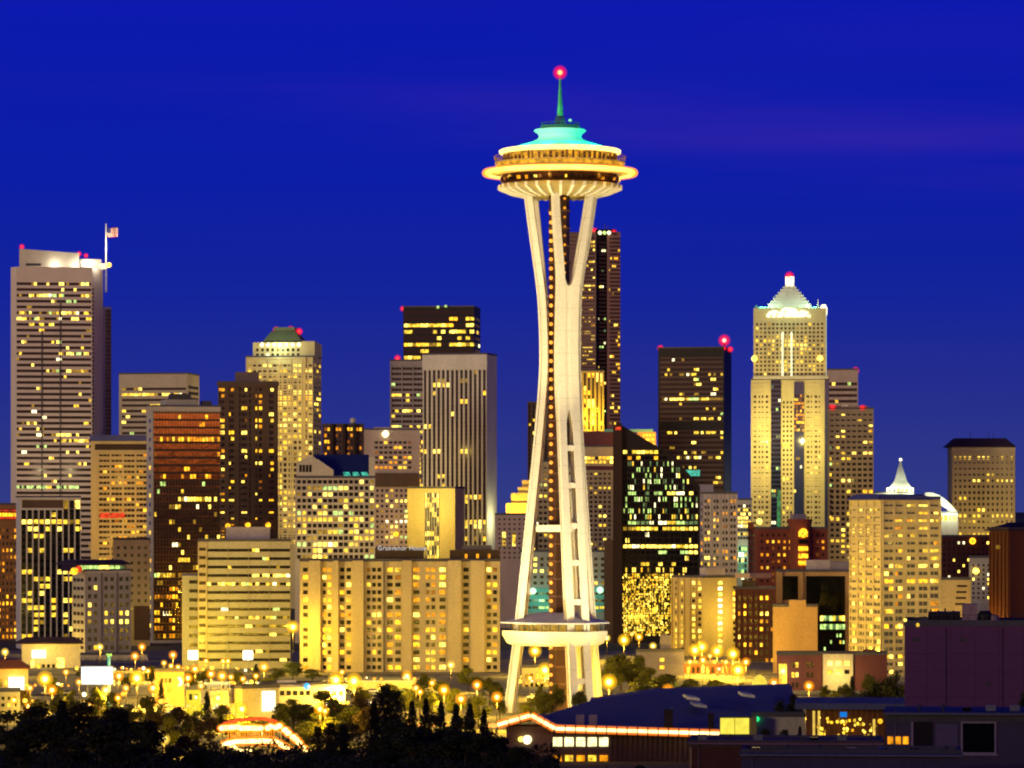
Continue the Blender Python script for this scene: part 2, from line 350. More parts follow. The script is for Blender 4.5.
# two far skyscrapers and the skyline, from left to right
b = Bld('skyscraper', 'tall pale banded skyscraper with the flag flying on its roof', 'skyscraper', (11, 103), 267, 2600, None, STONE, .7, body=False)
poly(b, 'wall', [(11, 7), (16.5, 0), (92, 0), (103, 12), (103, b.D), (11, b.D)], 267, 0, STONE, -2)
poly(b, 'wing', [(103, 16), (111.5, 20), (111.5, b.D - 3), (103, b.D - 3)], 305, 0, LILAC, -2)
m = MB(); m.prism([(b.x(19.5), b.H), (b.x(79), b.H), (b.x(79), b.z(252.5)), (b.x(19.5), b.z(248.5))], 5, 24); m.build('penthouse', PALE, b.r)
m = MB(); m.box(b.x(26), b.x(41), 4.7, 5.1, b.z(265.5), b.z(263)); m.build('louver', STEEL, b.r)
MB().lathe([(8, b.H), (8.4, b.z(261)), (8.8, b.z(258.3)), (8.2, b.z(258))], 28, b.x(88), 14).build('roof_drum', WHST, b.r, True)
MB().box(b.x(97), b.x(107), 9, 15, b.z(268), b.z(262)).build('roof_cabin', WHST, b.r)
pole = MB().tube([(b.x(106), 12, b.z(291)), (b.x(106), 12, b.z(222))], [.7, .35], 8).build('flagpole', WHITE, b.r)
fm = MB(); fx0, fz = b.x(106.3), b.z(225.5); n = 10; top = []
for i in range(n + 1): top.append((fx0 + i / n * 7.4, 12 + .5 * math.sin(i * .9), fz - .35 * math.sin(i * .55) - i * .05))
for st in range(13):
    fm.loft([[(x, y, z - st * .47) for x, y, z in top], [(x, y, z - (st + 1) * .47) for x, y, z in top]], st % 2, False, False)
fm.loft([[(x, y - .03, z + .02) for x, y, z in top[:5]], [(x, y - .03, z - 3.3) for x, y, z in top[:5]]], 2, False, False)
fl = fm.build('flag', [surf('flag_red', (.5, .04, .04)), surf('flag_white', (.85, .8, .7)), surf('flag_blue', (.05, .06, .25))], pole)
point('flag_light', b.r, (b.x(110), 6, b.z(245)), 9000, (1, .85, .55), .4)
for q, pw in ((88, 5200), (76, 2600), (99, 2600), (55, 2600)): point('roof_light', b.r, (b.x(q), 1.2, b.z(265.2)), pw, (1, .95, .74), .4)
b.win('f', 17, 91, 281, 490, 30, 36, 1.0, .48, .05, .2, 'office', 'DB', rows={0: .3, 1: .05, 2: .35, 5: .55, 6: .55}, blk=.5)
b.win('f', 17, 91, 490, 655, 30, 28, 1.0, .48, .06, .16, 'office', 'DB')
m = MB()
for q in (42, 60.3): m.box(b.x(q) - .35, b.x(q) + .35, -.45, .1, b.z(600), b.z(330 if q == 42 else 300))
m.build('facade_groove', STEEL, b.r)
m = MB()
for j in range(56):
    z = b.z(288 + j * 4.0); m.box(b.x(91.8), b.x(93.6), -.06, .3, z - 1.5, z)
    m.box(b.x(103.2), b.x(111.3), 17.2, 19, z - 1.7, z) if j > 4 else None
m.build('glazing', MT['DB'], b.r, kind='stuff')
b.beacon(22, 246, 10); b.beacon(79, 252.5, 12); b.beacon(86, 254, 14, 1.8); b.lampglow('roof_lamp', 109, 264, 1.6, MT['Y3'], 6); b.up((40, 470), (70, 470), power=11000, d=40, col=(1, .78, .4)); b.done()

b = Bld('office_building', 'pale flat topped office tower directly right of the flag skyscraper', 'office tower', (119, 187, 199.5), 374, 2450, 'R', BEIGE)
b.win('f', 122, 186, 386, 480, 16, 17, .98, .45, .04, .22, 'office', 'DB', rows={0: .15, 1: .7, 4: .4}); b.win('s', 188.5, 198.5, 384, 470, 4, 15, .9, .5, .15, .1)
b.done()
b = Bld('office_building', 'orange lit office block with a flat blue roof below the flag skyscraper', 'office building', (91, 150), 440, 1950, None, YEL, .7)
poly(b, 'roof_canopy', [(90, -1), (151, -1), (149, b.D), (93, b.D)], 435, 441, BLUER)
b.plate('loggia', 'f', 95, 148, 444, 450, .12, DKBR)
b.win('f', 99, 147, 453, 562, 12, 20, .9, .5, .20, .08, 'amber', 'DB', rows={11: .02}); b.frame('f', 98, 148, 452, 563, 4, 20, .16, .42, .5, YEL)
for i in range(5): b.plate('red_sign_panel', 'f', 100 + i * 5, 104.4 + i * 5, 513, 518, .9, MT['RD'])
b.up((112, 540), (132, 540), (120, 480), power=8000, col=(1, .55, .08)); b.done()
b = Bld('office_tower', 'dark bronze glass tower glowing orange near its top with pale left edge', 'office tower', (146.5, 153, 220.5), 407, 1800, 'L', PALE, .6)
b.plate('curtain_wall', 'f', 153.5, 220, 412, 640, .12, MT['copper_glass']); b.frame('f', 153.5, 220, 412, 640, 0, 30, 0, .30, .24, DKBR, name='spandrel')
b.win('f', 154, 220, 413, 480, 22, 9, .8, .55, .05, .0, 'amber', 'copper_glass', rows={3: .9, 0: .12, 5: .15}, out=.14, blk=.5)
b.win('f', 154, 220, 480, 640, 22, 21, .8, .55, .10, .08, 'office', 'DB', rows={12: .9}, out=.14); b.win('f', 154, 220, 585, 640, 22, 7, .6, .5, .4, 0, 'amber', 'DB', out=.2)
b.frame('f', 153.5, 220, 411, 640, 22, 0, .12, 0, .35, surf('bronze_fin', (.10, .06, .045), .5)); b.win('s', 147.5, 152.5, 416, 640, 1, 24, .3, .4, .25, 0, 'yellow')
b.plate('cornice', 'f', 146.5, 220.5, 406.5, 411, .8, PALE)
b.part('penthouse', 168, 200, 399, 407, 6, 22, GREY); b.part('cooling_unit', 174, 194, 393, 399, 8, 16, STEEL); b.part('cooling_unit', 205, 214, 400, 407, 6, 12, STEEL)
b.done()
b = Bld('apartment_tower', 'dark brown apartment tower with scattered orange windows left of the stepped tower', 'apartment tower', (218, 278), 383, 2050, None, BROWN, .7)
b.part('penthouse', 235, 259, 371.5, 383, 6, 20, surf('brown_plaster', (.14, .10, .10)))
for q in (220.5, 230, 244, 258, 269.5): b.win('f', q - 2.6, q + 4.2, 387, 545, 2, 26, .86, .55, .28 if q < 268 else .15, 0, 'res', 'D', blk=.6)
b.frame('f', 218, 278, 386, 548, 6, 26, .22, .34, .8, BROWN); b.plate('parapet', 'f', 217, 279, 382, 386, .9, BROWN)
for q, y in ((228, 526), (248, 525), (268, 525)): b.lampglow('wall_lamp', q, y, 1.3, MT['O3'])
b.done()
b = Bld('skyscraper', 'stepped stone skyscraper with green crown and three red lights on top', 'skyscraper', (246, 313, 321.5), 357, 2500, 'R', CREAM, .8)
b.part('upper_block', 252, 312, 342, 357, 3, 40, CREAM); b.part('shoulder_block', 301, 314, 341, 357, 2.4, 18, CREAM); b.part('crown_drum', 257, 303, 346, 342.5, 5, 34, CREAM)
hip(b, 'crown_roof', 258, 302, 6, 33, 346, 330, 11, surf('weathered_copper', (.13, .17, .09), .6)); b.part('crown_cap', 270, 291, 326, 331, 14, 25, surf('weathered_copper', (.13, .17, .09), .6))
for i in range(7): b.lampglow('crown_lamp', 261 + i * 6.2, 344.3, 1.25, MT['W3'], 2.6)
point('crown_light', b.r, (b.x(280), -6, b.z(346)), 9000, (.8, 1, .6), .5)
b.win('f', 247, 313, 362, 545, 13, 33, .62, .6, .40, .3, 'yellow', 'DB'); b.win('f', 254, 300, 347, 357, 9, 2, .5, .6, .3, 0, 'office', 'DB', out=-2.9); b.win('s', 314, 321, 362, 545, 3, 33, .6, .5, .3, .2, 'yellow', 'DB')
b.frame('f', 246, 313, 358, 548, 6, 33, .12, .20, .5, CREAM); b.plate('buttress', 'f', 303, 306, 357, 545, .8, YEL)
b.beacon(271.5, 328.5, 18, 2.6); b.beacon(286, 328, 18, 2.6); b.beacon(294.5, 330, 18, 2.6); b.up((300, 500), (300, 420), (270, 400), power=13000, d=30); b.done()
b = Bld('office_building', 'grid fronted office block with a sloping dark blue glass roof', 'office building', (295, 375), 478, 1800, None, PALE, .6)
m = MB(); m.prism([(b.x(296.5), b.H), (b.x(333.5), b.H), (b.x(333.5), b.z(470)), (b.x(319), b.z(460)), (b.x(310), b.z(455.5)), (b.x(296.5), b.z(463))], 0, 14); m.build('gable_block', PALE, b.r)
m = MB(); m.loft([[(b.x(334), 1, b.z(477)), (b.x(374), 1, b.z(477)), (b.x(374), 16, b.z(477)), (b.x(334), 16, b.z(477))], [(b.x(312), 14, b.z(454)), (b.x(369), 14, b.z(454)), (b.x(369), 16, b.z(454)), (b.x(312), 16, b.z(454))]]); m.build('glass_roof', MT['blue_glass'], b.r)
m = MB()
for i in range(3): m.add([(b.x(344 + i * 9), .6, b.z(476)), (b.x(351 + i * 9), .6, b.z(476)), (b.x(349 + i * 9), 3.0, b.z(472)), (b.x(343 + i * 9), 3.0, b.z(472))], [(0, 1, 2, 3)])
m.build('skylight', MT['C2'], b.r)
b.part('gable_side', 369, 375, 457, 478, 0, 16, PALE); b.win('f', 299, 312, 464, 473, 4, 1, .8, .8, 0, 0)
b.win('f', 297, 374, 479, 560, 15, 13, .82, .66, .36, .25, 'office', 'D', rows={6: .8, 12: .5}); b.frame('f', 296, 375, 478.5, 560, 15, 13, .2, .36, .5, PALE)
b.up((315, 545), (355, 545), power=7000); b.done()
b = Bld('apartment_tower', 'low dark towers with red lamps along the roof behind the blue glass roof', 'apartment tower', (322, 364), 425, 2650, None, surf('dusky_brick', (.10, .055, .06)), .6)
for i, q in enumerate((324, 335.5, 347, 356)): b.win('f', q, q + 6, 426, 470, 2, 7, .7, .5, .3, 0, 'amber', 'D', rows={0: .85})
for q in (332, 344, 355): b.plate('pilaster', 'f', q - 1.2, q + 1.2, 424, 480, 2.0, DKBR)
MB().ball((b.x(353), 4, b.z(420.5)), 2.1, 12).build('radome', WHST, b.r, True); MB().tube([(b.x(353), 4, b.H), (b.x(353), 4, b.z(422))], .5).build('mast', STEEL, b.r); b.done()
b = Bld('office_building', 'low beige block with one white roof lamp left of the white finned tower', 'office building', (364, 420), 430, 2350, None, PINK, .6)
b.part('roof_step', 374, 418, 427, 431, 4, 20, PINK); b.lampglow('roof_lamp', 385.5, 434, 2.0, MT['W3']); b.win('f', 374, 412, 440, 470, 8, 6, .7, .5, .35, .1, 'amber', 'DB'); b.plate('blank_band', 'f', 375, 419, 473, 487, .6, BROWN)
b.win('f', 375, 418, 488, 550, 9, 12, .5, .5, .14, .1, 'office', 'DB'); b.lampglow('roof_lamp', 396, 534, 1.5, MT['O3']); b.up((395, 535), power=10000); b.done()
b = Bld('office_tower', 'black flat topped tower with bright yellow floors behind white finned tower', 'office tower', (403, 474, 480.5), 307, 2750, 'R', BLACKM, .8)
b.win('f', 404, 474, 309, 470, 17, 25, .95, .5, .12, .1, 'yellow', 'DG', rows={0: .05, 1: .10, 2: .85, 3: .7, 5: .85, 7: .8, 9: .6, 10: .5}, blk=.5); b.win('s', 475, 480, 315, 470, 3, 24, .8, .5, .12, .1)
for q in (438, 446): b.lampglow('roof_lamp', q, 306 if q > 440 else 307, 1.0, MT['G2'])
b.beacon(402, 308, 3, 2.2); b.done()
b = Bld('office_building', 'grey ribbed office tower with lit floors and red light at its left roof corner', 'office tower', (390, 430), 361, 2550, None, surf('grey_lilac_stone', (.30, .26, .27)), .8)
b.win('f', 391.5, 424, 366, 440, 9, 14, .94, .5, .08, .1, 'office', 'DB', rows={5: .5, 8: .7, 11: .8, 12: .6}, blk=.5); b.frame('f', 391, 424, 365, 441, 3, 0, .1, 0, .5); b.beacon(397.5, 358, 3, 2.4); b.win('f', 418, 424, 440, 500, 2, 14, .8, .6, .7, 0, 'yellow', out=.1); b.done()
b = Bld('office_tower', 'white tower of close vertical fins standing left of the needle', 'office tower', (422.5, 487, 497), 354.5, 2200, 'R', WHST, .7)
b.win('f', 423.5, 486.5, 370, 545, 14, 42, .72, .98, .04, .09, 'yellow', 'DB', rows={3: .12, 30: .6, 36: .95, 37: .8, 40: .7}, blk=.55); b.frame('f', 423, 487, 369, 548, 14, 0, .42, 0, .9, WHST)
b.plate('top_fascia', 'f', 422.5, 487.3, 354.5, 369.5, 1.0, WHST)
point('corner_light', b.r, (b.W / 2 + 9, 8, b.z(521)), 11000, (1, .95, .45), .5); b.up((440, 530), (470, 530), (455, 450), power=10000, d=30); b.done()
b = Bld('office_building', 'floodlit yellow slab with a dark central window strip', 'office building', (407, 455, 464.5), 488.5, 1900, 'R', YEL, .6)
b.win('f', 425, 439, 493, 560, 6, 14, .7, .97, .3, .3, 'yellow', 'D', rows={1: .9, 2: .6, 8: .7, 10: .9, 12: .8, 13: .9}); b.frame('f', 424.7, 439.3, 492.5, 560, 6, 0, .3, 0, .5, GREY); point('flood_light', b.r, (b.x(431), -26, b.z(508)), 60000, (1, .72, .12), 1.0)
b.done()
GROS = Bld('apartment_block', 'long cream apartment block with its name lettered on the roof left of the needle', 'apartment block', (300, 500), 561.5, 1458, None, CREAM, .22)
b = GROS
b.part('penthouse', 375, 424, 548, 561.5, 3, 11, DKBR); b.part('penthouse', 450, 500, 550, 561.5, 3, 12, DKBR); b.part('roof_cabin', 462, 492, 545.5, 550, 4, 10, surf('dark_cladding', (.10, .09, .12)))
for k in range(3): b.part('penthouse_window', 465 + k * 11.5, 467.5 + k * 11.5, 554, 558.5, 2.9, 3.1, MT['O2'])
cu = bpy.data.curves.new('roof_sign', 'FONT'); cu.body = 'Grosvenor House'; cu.size = 2.3; cu.extrude = .08; cu.align_x = 'CENTER'; cu.space_character = 1.05
tmp = bpy.data.objects.new('tmp', cu); me = bpy.data.meshes.new_from_object(tmp); bpy.data.objects.remove(tmp); me.materials.clear(); me.materials.append(lit('sign_white', (.9, .88, .85), .75, .1))
so = link('roof_sign', me, b.r); so.location = (b.x(402), 2.7, b.z(550.2)); so.rotation_euler = (R(90), 0, 0)
segs = [(302, 309, 1, .55), (322, 332, 2, .5), (339, 352, 2, .3), (366, 382, 3, .22), (386, 402, 2, .35), (412, 421, 1, .55), (425, 436, 2, .5), (438, 447, 1, .5), (462, 470, 1, .2), (486, 498, 2, .45)]
for a, c, n, p in segs:
    b.win('f', a, c, 566, 671, n, 14, .68, .54, p, 0, 'res', 'D', blk=.2)
for a, c in ((309.5, 320.5), (333.5, 338.5), (352.5, 363.5), (402.5, 411.5), (448, 461), (470.5, 484.5)): b.plate('projecting_bay', 'f', a, c, 560.5, 672, 2.2, CREAM)
for q in (364, 383, 386): b.plate('pilaster', 'f', q - .5, q + .5, 562, 672, .9, GREY)
b.done()
b = Bld('office_block', 'low office block with dark ribbon windows and a lower blue roofed wing', 'office block', (198, 290.5), 541.5, 1490, None, surf('olive_precast', (.46, .44, .29)), .5)
b.part('wing', 182, 197.8, 575, 700, 8, 26, surf('olive_precast', (.42, .40, .27))); b.part('wing_roof', 182, 197.8, 574.5, 576, 7.9, 26, BLUER); m = MB()
for j in range(9): m.box(b.x(189), b.x(197.7), 7.85, 8.1, b.z(584 + j * 9), b.z(580.5 + j * 9))
m.build('glazing', MT['D'], b.r, kind='stuff'); b.plate('lit_corner', 'f', 198, 207, 542, 690, .5, CREAM)
for j in range(14): b.plate('corner_window', 'f', 199.2, 205.8, 547.5 + j * 8.45, 550.8 + j * 8.45, .56, MT['DB'])
point('corner_light', b.r, (b.x(201), -13, b.z(640)), 9000, (1, .75, .06), .4)
b.part('penthouse', 226, 270, 527, 541.5, 5, 18, LILAC); b.win('f', 207.5, 290, 546, 664, 24, 14, 1.0, .34, .05, .12, 'office', 'D', rows={4: .65, 8: .55}, blk=.55); b.frame('f', 207, 290, 542, 665, 4, 0, .012, 0, .25)
b.done()
b = Bld('office_block', 'grey block of square punched windows under a green lit top floor', 'office block', (72, 85, 131), 571.5, 1640, 'L', GREY, .7)
b.part('lit_storey', 79, 128, 564.5, 571.5, 2, 20, MT['DB']); b.win('f', 80, 127, 565, 571, 9, 1, .9, .8, .95, 0, 'green', out=-1.9); hip(b, 'roof_canopy', 80, 127, 2, 20, 564, 560, 6, DKROOF, 2)
for q in (86.5, 103, 118): b.win('f', q, q + 12, 575, 652, 2, 9, .5, .5, .08, .0, 'yellow', 'D', rows={4: .6, 5: .9, 8: .35})
for q in (101.5, 117): b.plate('joint', 'f', q - .25, q + .25, 572, 655, .25, STEEL)
b.win('s', 73, 84, 576, 652, 3, 9, .75, .4, .06, 0, 'yellow', 'DB'); b.lampglow('corner_lamp', 79, 569, 1.4, MT['RD'], 0); b.lampglow('roof_lamp', 74, 571, 1.5, MT['O3'], -.5)
b.plate('lit_cornice', 'f', 85, 131, 571, 573, .3, PALE); point('side_light', b.r, (-b.W / 2 - 12, 8, b.z(640)), 14000, (1, .62, .06), .5); b.done()
b = Bld('office_tower', 'dark tower of white vertical fins in front of the flag skyscraper', 'office tower', (16, 20, 80.5), 498, 1720, 'L', WHST, .6)
b.plate('curtain_wall', 'f', 20.6, 80, 509, 640, .1, MT['DG']); b.plate('penthouse_screen', 'f', 22, 63, 500, 508.5, .12, BROWN)
b.win('f', 21, 80, 511, 640, 10, 18, .7, .6, .10, .0, 'yellow', 'D', rows={0: .05, 1: .98, 2: .2, 3: .3, 4: .02, 5: .3, 6: .05, 7: .05, 8: .35, 9: .55, 10: .1, 11: .1, 12: .4, 13: .55, 14: .6, 15: .3}, out=.12); b.win('f', 63, 80, 500, 509, 3, 1, .8, .9, 0, 0, 'yellow', out=.12, rows={0: .5}); b.frame('f', 20.6, 80.4, 508, 640, 10, 0, .2, 0, .7, WHST, edge=True)
b.plate('fin_cap', 'f', 16, 80.5, 497.5, 499.5, .9, WHST); b.plate('sill_beam', 'f', 20.5, 63, 508, 510, .8, WHST); b.done()
b = Bld('office_building', 'orange brown building with glowing red sign band in the far left corner', 'office building', (-30, 18), 505, 1850, None, surf('rust_render', (.30, .14, .05)), .6)
b.plate('red_fascia', 'f', -30, 17.5, 509, 520, .5, BRICK)
for i in range(6): b.plate('sign_lamp', 'f', -1 + i * 3.0, 1.4 + i * 3.0, 513, 516.5, .9, MT['O3'])
for i in range(2): b.plate('sign_tube', 'f', -2, 17, 510 + i * 7.5, 511.2 + i * 7.5, .8, MT['RD'])
b.win('f', -30, 17, 527, 640, 12, 17, .45, .5, .35, .1, 'amber', 'DB'); b.done()
b = Bld('apartment_block', 'plain beige block with small square windows beside the orange lit block', 'apartment block', (113, 150), 540, 1760, None, CREAM, .7)
b.win('f', 115, 149, 544, 612, 5, 9, .38, .42, .03, 0, 'yellow', 'DB'); b.plate('lower_cladding', 'f', 134, 150, 606, 640, .5, BROWN); b.win('f', 116, 132, 614, 645, 3, 4, .4, .45, .1, 0, 'yellow', 'DB'); b.up((128, 610), power=6000); b.done()
b = Bld('office_tower', 'gold floodlit stepped tower peeking out left of the needle legs', 'office tower', (497, 534), 526, 2350, None, GOLD, .7)
for (a, c, t, d) in ((500, 534, 515, 2), (506, 534, 503, 4), (511, 533, 493, 6), (518, 532, 487, 8), (522, 530, 480, 10)):
    b.part('stepped_tier', a, c, t, 527, d, 24, GOLD)
b.frame('f', 497, 534, 527, 600, 9, 0, .4, 0, .6, GOLD)
for q in (503, 515, 526): point('flood_light', b.r, (b.x(q), -12, b.z(521)), 26000, (1, .62, .06), .5)
b.done()
b = Bld('office_building', 'pinkish block with two lit vertical window slots below the gold stepped tower', 'office building', (495, 528), 515, 2050, None, PINK, .7)
b.win('f', 502, 506, 532, 546, 1, 5, .8, .9, 1, 0, 'yellow'); b.win('f', 512, 516, 532, 546, 1, 5, .8, .9, 1, 0, 'yellow'); b.win('f', 497, 527, 517, 560, 6, 9, .4, .4, .03, 0, 'office', 'DB'); b.part('parapet_block', 497, 521, 513.5, 515.5, 1, 8, PINK); b.done()
b = Bld('office_tower', 'slim dark ribbed tower half hidden behind the left needle leg', 'office tower', (527.5, 552), 403, 2600, None, DKBR, .8)
b.win('f', 528, 552, 405, 560, 6, 36, .5, .6, .12, 0, 'office', 'D'); b.frame('f', 527.5, 552, 403, 560, 6, 0, .4, 0, .6, BROWN); b.done()
b = Bld('office_building', 'cream grid fronted building seen between the legs of the needle', 'office building', (538, 562), 462, 2150, None, CREAM, .8)
b.win('f', 538.5, 562, 466, 560, 5, 17, .6, .55, .2, .05, 'office', 'D'); b.frame('f', 538, 562, 464, 561, 5, 17, .3, .35, .4, CREAM); b.part('roof_plant', 541, 562, 459, 462.5, 3, 12, STEEL); b.done()
b = Bld('skyscraper', 'tall dark three sided skyscraper with red lights behind the needle', 'skyscraper', (566, 621), 232, 3150, None, surf('dark_granite', (.17, .10, .09), .5), .8, body=False)
GRN = MT['dark_granite']
poly(b, 'wall', [(566, 4), (596, 0), (596, 30), (566, 30)], 232, 0, GRN, -2); poly(b, 'recess_wall', [(595, 5), (608, 12), (608, 40), (595, 40)], 229, 0, BLACKM, -2); poly(b, 'wing', [(607, 7), (620.5, 9), (620.5, 42), (607, 42)], 231, 0, surf('brown_granite', (.24, .13, .11), .5), -2)
b.part('roof_plant', 590, 616, 228, 234, 14, 30, BLACKM); b.part('antenna', 604.5, 605.3, 222, 229, 18, 19, STEEL); b.part('antenna', 607.5, 608.1, 224, 229, 18, 19, STEEL)
b.win('f', 578, 595, 236, 425, 8, 48, .75, .5, .2, .12, 'yellow', 'DB', out=-.1, blk=.5); b.win('f', 608, 620, 236, 425, 6, 48, .8, .5, .12, .08, 'yellow', 'DB', out=-7.4); b.win('f', 597, 606, 240, 425, 4, 46, .7, .5, .06, .03, 'green', 'DG', out=-7)
b.frame('f', 566, 596, 232, 425, 0, 48, 0, .4, .15, GRN)
for q in (600, 604.5, 609): b.lampglow('roof_lamp', q, 232.5, 1.5, MT['G2' if q == 604.5 else 'W3'], 3)
b.beacon(594.5, 229.5, 12, 2.8); b.beacon(614, 231, 14, 2.8); b.done()
b = Bld('office_tower', 'tower of glowing yellow vertical strips right of the needle shaft', 'office tower', (574, 604), 371, 2700, None, GOLD, .7)
b.win('f', 575, 603, 373, 460, 7, 20, .5, .98, .35, 0, 'yellow', 'DB'); b.frame('f', 574, 604, 371, 460, 7, 0, .45, 0, 1.0, GOLD)
for q in (580, 592): point('flood_light', b.r, (b.x(q), -16, b.z(420)), 24000, (1, .66, .06), .6)
b.done()
b = Bld('hotel_building', 'cream gridded hotel with a dark maroon roof storey right of the needle', 'hotel', (578, 657), 447, 2050, None, CREAM, .3)
b.part('roof_storey', 574, 636, 431, 447, 2, 12, MAROON); b.part('roof_trim', 604, 653, 429.2, 431.8, 1, 12, TEAL); b.part('orange_frontage', 637, 656, 431.8, 447, 1.5, 12, TAN)
b.win('f', 580, 617, 456, 464, 10, 2, .8, .7, .95, 0, 'yellow'); b.plate('band', 'f', 578, 657, 466, 470, .3, MAROON); b.win('f', 580, 616, 472, 560, 8, 19, .58, .55, .12, .12, 'yellow', 'D', rows={3: .8, 0: .3}); b.frame('f', 579, 617, 471, 561, 8, 19, .32, .4, .5, CREAM)
b.win('f', 642, 655, 433, 446, 4, 3, .8, .6, .8, 0, 'amber', out=-1.45)
point('wall_light', b.r, (b.x(648), -8, b.z(442)), 12000, (1, .5, .06), .4); b.done()
# the dark glass building with the raked roof
b = Bld('office_tower', 'black glass building with a raked roof and green lit floors right of the needle', 'office tower', (604, 700), 560, 1800, None, BLACKM, .5, body=False)
m = MB(); m.prism([(b.x(620), -2), (b.x(700), -2), (b.x(700), b.z(486)), (b.x(672), b.z(455)), (b.x(620), b.z(424))], 1, b.D); m.build('wall', BLACKM, b.r)
m = MB(); m.prism([(b.x(613), -2), (b.x(622), -2), (b.x(622), b.z(423)), (b.x(613), b.z(426))], -1.5, 9); m.build('stair_pier', surf('brown_black_stone', (.035, .016, .012), .5), b.r)
poly(b, 'lower_wing', [(604, 1), (613, 1), (613, 12), (604, 12)], 540, 0, BROWN, -2)
b.plate('red_sign', 'f', 615.5, 621, 427, 430, 1.7, MT['RD'], 1.4)
for j in range(31):
    y0 = 449 + j * 5.9
    if y0 > 630: continue
    xr = 699 if y0 > 486 else (672 + (y0 - 455) / 31 * 28 - 1)
    xr = min(699, max(xr, 655))
    pal, p = ('green', .34) if y0 < 535 else ('yellow', .3)
    full = {0: ('yellow', .85), 1: ('amber', .5), 7: ('green', .75), 12: ('green', .85), 13: ('yellow', .95), 16: ('bright', .95), 17: ('green', .4), 19: ('yellow', .3)}.get(j)
    if full: pal, p = full
    if j in (14, 15, 18): p = .04
    n = int((xr - 623) / 4.4)
    b.win('f', 623, 623 + n * 4.4, y0, y0 + 5.9, n if full else n * 2, 1, .86 if full else .55, .55 if full else .75, p, 0, pal, 'DG', out=-.95, blk=.4 if full else .1)
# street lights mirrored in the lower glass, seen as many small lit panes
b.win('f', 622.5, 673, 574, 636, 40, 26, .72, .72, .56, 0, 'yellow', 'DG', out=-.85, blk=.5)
b.frame('f', 622, 700, 487, 636, 13, 0, .10, 0, -.55, BLACKM); b.done()
b = Bld('office_tower', 'flat topped black tower with red lights on both roof corners', 'office tower', (658, 724, 731.5), 348, 2700, 'R', BLACKM, .8)
BS = surf('brown_spandrel', (.09, .05, .04), .5)
for y0, y1, n in ((357, 421, 13), (430, 520, 18)):
    b.win('f', 660, 723, y0, y1, 26, n, .95, .5, .05, .08, 'office', 'DB', rows=({3: .12, 8: .97, 12: .3} if n == 13 else {0: .25, 5: .5}), blk=.5); b.frame('f', 660, 723, y0, y1, 0, n, 0, .45, .12, BS)
b.plate('lit_sign', 'f', 680, 700, 470, 476, .5, MT['C2']); MB().tube([(b.x(723), 6, b.H), (b.x(723), 6, b.z(338))], [.7, .3]).build('mast', STEEL, b.r); b.beacon(723, 340, 6, 4.6); b.beacon(659.5, 347.5, 4, 2.6); b.beacon(729, 349, 6, 2.4); b.beacon(723.5, 348, 2, 1.8); b.done()
b = Bld('apartment_building', 'pale lilac apartment building right of the black raked roof building', 'apartment building', (700, 703, 737.5), 494, 1900, 'L', LILAC, .7)
b.part('penthouse', 701, 715, 484.5, 494, 6, 16, LILAC)
for q in (704, 713, 722, 730): b.win('f', q, q + 6.2, 498, 580, 2, 13, .6, .5, .18, 0, 'res', 'D', blk=.6)
b.frame('f', 702.5, 737.5, 495, 582, 8, 0, .12, 0, .5, LILAC); b.win('s', 700.6, 702.8, 500, 580, 1, 12, .6, .5, .3, 0, 'res'); b.up((720, 560), (720, 520), power=6000); b.done()
b = Bld('apartment_building', 'yellow floodlit block with one bright window column right of the glittering dark facade', 'apartment building', (672, 703, 737), 578, 1620, 'R', YEL, 1.0)
for q in (675, 681, 692, 698): b.win('f', q, q + 3.6, 580, 652, 1, 12, .8, .55, .65, 0, 'yellow', 'DB')
b.frame('f', 672, 703, 578.5, 655, 5, 0, .16, 0, .7, YEL); b.win('s', 718, 722.5, 580, 650, 1, 12, .9, .55, .97, 0, 'bright'); b.win('s', 733, 736, 585, 650, 1, 11, .9, .55, .6, 0, 'yellow'); b.part('roof_plant', 696, 703, 568, 578, 2, 12, LILAC); b.part('roof_plant', 720, 735, 573, 578, 8, 20, PINK)
point('flood_light', b.r, (b.W / 2 + 14, 10, 16), 14000, (1, .68, .1), .5); b.done()
b = Bld('office_building', 'small pale green lit block behind the red brick hotel', 'office building', (734, 752), 500, 2200, None, PALE, .8)
b.win('f', 735, 751, 504, 540, 6, 9, .8, .6, .5, .3, 'bright', 'D'); b.plate('lit_frontage', 'f', 735, 747, 546, 572, .4, TEAL); b.win('f', 735.5, 747, 546, 580, 4, 6, .8, .7, .8, 0, 'green', out=.45)
point('wall_light', b.r, (b.x(742), -12, b.z(556)), 5400, (.75, 1, .6), .4); b.done()
# pyramid crowned skyscraper
b = Bld('skyscraper', 'tall stone skyscraper with white lit pyramid crown and red light on top', 'skyscraper', (751, 829), 380, 2500, None, CREAM, .85)
b.part('upper_shaft', 753.5, 826, 308, 382, 1.2, b.D - 2, CREAM); b.part('crown_base', 768, 811, 305, 309, 6, 34, WHST)
m = MB(); x0, x1, z0, z1 = b.x(768), b.x(811), b.z(305), b.z(284); n = 7
for i in range(n):
    t = i / n; hw = (x1 - x0) / 2 * (1 - t * .80); cc = (x0 + x1) / 2; za, zb_ = z0 + (z1 - z0) * t, z0 + (z1 - z0) * (i + .7) / n; m.box(cc - hw, cc + hw, 20 - hw, 20 + hw, za, zb_); m.box(cc - hw + 1.5, cc + hw - 1.5, 20 - hw + 1.5, 20 + hw - 1.5, zb_, z0 + (z1 - z0) * (i + 1) / n)
m.build('pyramid_crown', WHST, b.r); b.part('crown_lantern', 785.5, 794, 275, 284.2, 17, 22, MT['W3'])
m = MB()
